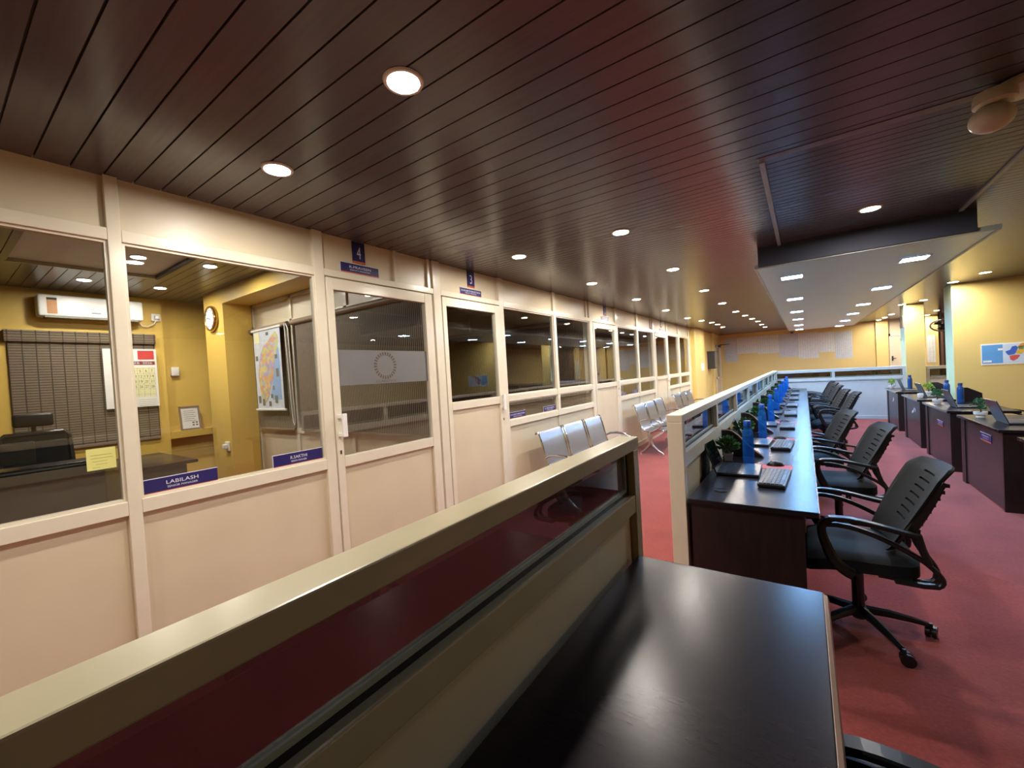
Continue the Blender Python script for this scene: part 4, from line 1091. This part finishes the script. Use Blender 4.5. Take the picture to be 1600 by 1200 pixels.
for i in range(8):
    o_ = ordn[i]
    L_ = '%s open black laptop of the desk row, counted from the camera' % o_
    K_ = '%s black keyboard of the desk row, counted from the camera' % o_
    Mo = '%s black mouse of the desk row, beside its keyboard' % o_
    B_ = '%s clear blue water bottle of the desk row, counted from the camera' % o_
    P_ = '%s small green plant in a white pot along the glazed partition' % o_
    rz = [0.02, -.06, .03, -.02, .05, 0, .03, 0][i]
    kz = [-.05, -.05, .02, .04, -.02, .03, 0, 0][i]
    if i == 0:
        lp = make_laptop('laptop', L_, GL, 'lapdark'); ky = make_keyboard(K_); mo_ = make_mouse(Mo); bo = make_bottle(B_, 'bottle', 'cap', .32, GB); pl = make_plant(P_, 'leaf', 3, GP)
        for o, x, y, a in ((lp, -.387, lapY[0], rz), (ky, -.172, keyY[0], kz), (mo_, -.19, 3.46, .1), (bo, -.352, botY[0], 0), (pl, -.498, potY[0], .1)):
            o.location = (x, y, TZ); o.rotation_euler.z = a
    else:
        dup(lp, (-.40 + .01 * (i % 2), lapY[i], TZ), rz, L_); dup(ky, (-.172, keyY[i], TZ), kz, K_)
        dup(mo_, (-.21, keyY[i] + .36, TZ), .1 + .2 * (i % 3), Mo); dup(bo, (-.355, botY[i], TZ), i * .7, B_)
        dup(pl, (-.495, potY[i], TZ), i * 1.1, P_)
# pink mouse pads
for i in range(3):
    o = MB().box(-.32, -.09, keyY[i] + .29, keyY[i] + .43 , TZ, TZ + .002).build('mouse_pad', M['pink'])
    tag(o, '%s pink mouse pad of the desk row, under the mouse' % ordn[i], 'mouse pad', 'pink mouse pads on the desk row')
# right desks
GRL = 'laptops on the right hand desks'
rl = [(1.70, 6.10, .0, 'open laptop with its lid towards the aisle, on the bonsai desk'), (1.70, 7.72, 0, 'open laptop on the desk before the map wall'), (1.71, 9.42, .05, 'open laptop on the desk between the yellow pillars'), (1.70, 11.02, 0, 'open laptop on the farthest right desk')]
r0 = make_laptop('laptop', rl[0][3], GRL, 'lapgrey')
r0.location = (rl[0][0], rl[0][1], TZ)
for x, y, a, lb in rl[1:]: dup(r0, (x, y, TZ), a, lb, GRL)
GRB = 'navy bottles on the right hand desks'
nb = make_bottle('navy water bottle standing in front of the map wall', 'bottlenavy', 'capnavy', .28, GRB); nb.location = (1.756, 8.26, TZ)
dup(nb, (1.80, 9.15, TZ), .5, 'navy water bottle just left of the mint pillar edge', GRB)
dup(nb, (1.746, 11.54, TZ), .9, 'navy water bottle on the farthest right desk', GRB)
GRP = 'small plants on the right hand desks'
p1 = make_plant('green bonsai shaped plant in a white bowl on the nearest right desk', 'leafdark', 5, GRP, 'bonsai'); p1.location = (1.538, 6.55, TZ)
dup(p1, (1.517, 8.2, TZ), 1.3, 'green bonsai shaped plant in a white bowl before the map wall laptop', GRP)
p2 = make_plant('yellow green plant in a white bowl on the desk between the pillars', 'leaflight', 9, GRP, 'bonsai'); p2.location = (1.72, 9.86, TZ)
dup(p2, (1.51, 11.85, TZ), .7, 'yellow green plant on the far corner of the farthest right desk', GRP)
cu = thing('paper_cup', 'small white cup on the desk between the pillars', 'cup', (1.517, 9.25, TZ))
MB().lathe([(0, .001), (.03, .001), (.038, .05), (.034, .07), (.03, .072), (.026, .05), (.02, .008), (0, .008)], (1.517, 9.25, TZ), 18).build('body', M['white'], cu, True)
cb = tag(MB().tube([(1.86, 6.2, .76), (1.86, 6.1, .80), (1.9, 5.95, .83), (1.95, 5.75, .82), (1.98, 5.62, .78), (1.97, 5.6, .757)], .006, 6).build('power_cable', M['black']), 'black cable looping behind the laptop on the bonsai desk', 'cable')

# ------------------------------------------------------------------ wall poster on the pillar wall
po = thing('wall_poster', 'blue and white poster with a coloured country map on the yellow pillar wall', 'poster', (2.7, 9.6, 1.22))
MB().box(2.28, 3.02, 9.594, 9.599, 1.222, 1.55).build('sheet', M['paper'], po)
M['sea'] = mat('poster_blue', '5b9bd6', .5, var=.04)
M['sealight'] = mat('poster_pale_blue', 'c4d8ea', .5, var=.05)
MB().box(2.29, 2.51, 9.592, 9.594, 1.245, 1.53).build('blue_area', M['sea'], po)
MB().box(2.515, 3.01, 9.592, 9.594, 1.245, 1.53).build('map_ground', M['sealight'], po)
mb = MB(); mb.box(2.46, 2.51, 9.590, 9.592, 1.44, 1.47); mb.box(2.30, 2.39, 9.590, 9.592, 1.262, 1.29); mb.build('text_block', M['paper'], po)
for nm_, col, poly in (('blue_region', '3c63b8', [(.0, .12), (.05, .14), (.07, .19), (.11, .2), (.13, .17), (.11, .1), (.09, .07), (.03, .06), (.01, .09)]),
                      ('orange_region', 'd99a4e', [(.12, .18), (.16, .23), (.22, .24), (.28, .26), (.26, .2), (.2, .19), (.14, .17)]),
                      ('green_region', '6f8a4e', [(.13, .17), (.15, .19), (.19, .19), (.185, .14), (.14, .14)]),
                      ('yellow_region', 'd8b33c', [(.11, .12), (.14, .14), (.185, .14), (.19, .1), (.16, .07), (.11, .08)]),
                      ('red_region', 'c9584c', [(.04, .05), (.09, .06), (.13, .06), (.15, .05), (.12, .0), (.08, -.03), (.05, -.01)])):
    MB().prism(poly, (2.535, 9.5915, 1.30), (1, 0, 0), (0, 0, 1), (0, -.0015, 0)).build(nm_, mat('poster_' + nm_, col, .5, var=.05), po)

# ------------------------------------------------------------------ printed sheets on the back wall
S_ = .967
shs = [(-2.54, -2.09, 1.51, 2.44, 'news', 'long grey printed sheet at the left end of the back wall'), (-2.085, -1.42, 1.80, 2.42, 'sheet', 'second wide printed sheet from the left on the back wall'), (-1.41, -.735, 1.745, 2.42, 'sheet', 'third wide printed sheet from the left on the back wall'),
       (-.73, -.14, 1.575, 2.42, 'news', 'fourth printed sheet on the back wall, left of the middle'), (-.132, .46, 1.475, 2.40, 'sheet', 'fifth printed sheet on the back wall, hanging lowest in the middle'), (.47, .895, 1.66, 2.36, 'sheet', 'sixth short printed sheet on the back wall'), (.905, 1.385, 1.41, 2.34, 'news', 'long printed sheet at the right end of the back wall')]
for i, (a, b, z0, z1, m_, lb) in enumerate(shs):
    z0 = 1.5 + (z0 - 1.5) * S_; z1 = 1.5 + (z1 - 1.5) * S_
    o = MB().box(a * S_, b * S_, YB - .004 - .001 * (i % 2), YB - .0005, z0, z1).build('printed_sheet', M[m_]); tag(o, lb, 'poster', 'printed sheets on the back wall')
cc = thing('security_camera', 'small dark security camera at the top of the back wall', 'camera', (-.30, YB, 2.4))
MB().lathe([(0, 0), (.05, 0), (.05, -.02), (.03, -.04), (0, -.05)], (-.30, YB - .06, 2.43), 16).build('dome', M['black'], cc, True); MB().box(-.33, -.27, YB - .06, YB, 2.425, 2.45).build('mount', M['white'], cc)

# wall fan between the pillars
fn = thing('wall_fan', 'dark round wall fan between the two yellow pillars', 'fan', (3.0, 15.0, 2.0))
fx, fy, fz = 2.93, 15.0, 2.12
MB().tube([(fx + .24 * math.cos(2 * PI * k / 24), fy, fz + .14 * math.sin(2 * PI * k / 24)) for k in range(24)], .018, 8, closed=True).build('guard_ring', M['edge'], fn)
mb = MB()
for k in range(16):
    a = 2 * PI * k / 16; mb.tube([(fx, fy - .03, fz), (fx + .23 * math.cos(a), fy, fz + .135 * math.sin(a))], .005, 5)
mb.build('guard_wires', M['black'], fn)
for k in range(3):
    a0 = 2 * PI * k / 3
    poly = [(0.02 * math.cos(a0), .02 * math.sin(a0)), (.2 * math.cos(a0 - .2), .12 * math.sin(a0 - .2)), (.21 * math.cos(a0 + .3), .12 * math.sin(a0 + .3)), (.18 * math.cos(a0 + .75), .105 * math.sin(a0 + .75))]
    MB().prism(poly, (fx, fy + .01, fz), (1, 0, 0), (0, .15, 1), (0, .004, 0)).build('blade', M['dark'], fn)
MB().lathe([(0, .03), (.05, .03), (.06, .1), (.04, .18), (0, .19)], (fx, fy, fz), 16, 'Y').build('motor', M['dark'], fn, True)
MB().tube([(fx, fy + .15, fz), (fx, fy + .2, fz + .1), (fx, fy + .2, CZ)], .02, 8).build('bracket', M['dark'], fn)
o = MB().box(3.02, 3.2, YB - .515, YB - .505, 1.15, 1.95).build('printed_sheet', M['sheet']); tag(o, 'tall white printed sheet by the brown curtain, seen between the pillars', 'poster')

# ------------------------------------------------------------------ ceiling lamps
def make_downlight(label, group):
    r = thing('downlight', label, 'ceiling light', (0, 0, 0), 0, group, local=True)
    MB().lathe([(.053, -.001), (.056, -.006), (.066, -.006), (.070, 0), (.070, .001), (.053, .001)], n=28).build('trim_ring', M['white'], r, True)
    MB().lathe([(0, -.004), (.04, -.0038), (.055, -.0025), (.055, .0005), (0, .0005)], n=28).build('lens', M['lens'], r)
    return r
def make_square(label, group):
    r = thing('panel_light', label, 'ceiling light', (0, 0, 0), 0, group, local=True)
    mb = MB(); a, b = .09, .105
    mb.box(-b, -a, -b, b, -.008, .001); mb.box(a, b, -b, b, -.008, .001); mb.box(-a, a, -b, -a, -.008, .001); mb.box(-a, a, a, b, -.008, .001); mb.build('frame', M['white'], r)
    MB().box(-.09, .09, -.09, .09, -.005, .0005).build('lens', M['lenscool'], r); return r
nth = ['first', 'second', 'third', 'fourth', 'fifth', 'sixth', 'seventh', 'eighth', 'ninth', 'tenth', 'eleventh', 'twelfth']
rowA = [(-1.103, 1.03), (-1.105, 3.147), (-1.12, 4.76), (-1.12, 6.49), (-1.13, 8.17), (-1.11, 9.8), (-1.05, 10.86), (-1.0, 11.88), (-.95, 12.84), (-.955, 14.12), (-.955, 15.34)]
rowB = [(-2.011, 1.044), (-2.02, 3.114), (-2.04, 4.707), (-2.05, 6.37), (-2.07, 8.11), (-2.08, 9.93), (-1.97, 10.9), (-1.88, 11.72), (-1.865, 12.5), (-1.895, 13.6)]
lz = CZ - .0015
dl0 = make_downlight('first round ceiling light of the row above the red aisle', 'round lights above the aisle'); dl0.location = (*rowA[0], lz)
for i, (x, y) in enumerate(rowA[1:], 1): dup(dl0, (x, y, lz), 0, '%s round ceiling light of the row above the red aisle' % nth[i], 'round lights above the aisle')
for i, (x, y) in enumerate(rowB): dup(dl0, (x, y, lz), 0, '%s round ceiling light of the row beside the office fronts' % nth[i], 'round lights beside the office fronts')
for x, y, lb in ((.43, 3.98, 'lone round ceiling light just before the dark soffit'), (2.109, 8.59, 'round ceiling light before the map wall, clear of its edge'), (1.94, 9.3, 'round ceiling light at the left edge of the map wall'), (2.05, 11.9, 'round ceiling light right above the narrow column'), (1.80, 12.42, 'round ceiling light at the corner of the narrow column'),
                 (1.99, 15.2, 'round ceiling light before the beige back door'), (1.98, 16.3, 'round ceiling light second from the beige back door'), (1.95, 17.2, 'round ceiling light touching the back wall pilaster'), (2.9, 15.4, 'round ceiling light seen between the pillars, higher one'), (3.0, 17.0, 'round ceiling light seen between the pillars, lower one')):
    dup(dl0, (x, y, lz), 0, lb, 'round lights on the right side')
for x, y in ((-1.1, -1.0), (-2.0, -1.0), (3.2, 3.2), (3.2, 6.4)): dup(dl0, (x, y, lz), 0, 'unseen round ceiling light outside the picture', 'round lights out of view')  # unseen lamps; the pair behind the camera is added for even light
zo = OZ - .0015
for x, y, z, lb in ((-6.34, 1.13, zo, 'round light in the office ceiling above the air conditioner'), (-5.15, 1.30, OZ + .0285, 'round light in the grey recess of the office ceiling'), (-6.33, 1.78, zo, 'round light in the office ceiling near the deep wall corner'), (-4.96, 1.82, zo, 'round light in the office ceiling nearest the yellow beam')):
    dup(dl0, (x, y, z), 0, lb, 'round lights in the nearest office')
sq0 = None
for j, x in enumerate((-.07, .87)):
    for i, y in enumerate((5.35, 7.33, 9.36, 11.2, 13.2, 15.2)):
        lb = '%s square cool light in the %s row of the pale ceiling section' % (nth[i], 'left' if j == 0 else 'right')
        if sq0 is None: sq0 = make_square(lb, 'square lights in the pale ceiling section'); sq0.location = (x, y, PZ - .0015)
        else: dup(sq0, (x, y, PZ - .0015), 0, lb)
MBx = tag(MB().lathe([(0, 0), (.02, 0), (.02, -.02), (0, -.025)], (.40, 17.3, CZ - .001), 12).build('smoke_detector', M['white'], smooth=True), 'tiny white detector on the ceiling near the back wall', 'smoke detector')
# switched-off globe on its rose
gl = thing('globe_lamp', 'switched off white globe lamp hanging from the plank ceiling', 'ceiling lamp', (.66, 2.5, CZ))
mb = MB(); mb.lathe([(0, 0), (.10, 0), (.105, -.012), (.09, -.03), (0, -.035)], (.76, 2.57, CZ - .005), 28); mb.build('rose', M['globe'], gl, True)
mb = MB(); mb.lathe([(0, 0), (.055, 0), (.062, -.015), (.062, -.045), (.05, -.055), (0, -.055)], (.655, 2.50, CZ - .035), 24); mb.build('holder', M['globe'], gl, True)
MB().tube([(.70, 2.53, CZ - .03), (.66, 2.50, CZ - .045)], .018, 8).build('arm', M['boxgrey'], gl)
mb = MB(); mb.lathe([(0, .05)] + [(.066 * math.sin(a), .052 * math.cos(a)) for a in [PI * k / 14 for k in range(1, 14)]] + [(0, -.052)], (.645, 2.50, CZ - .135), 24); mb.build('globe', M['globe'], gl, True)

# local-frame helper flags are not part of the scene
for o in ORIG:
    if '_o' in o: del o['_o']
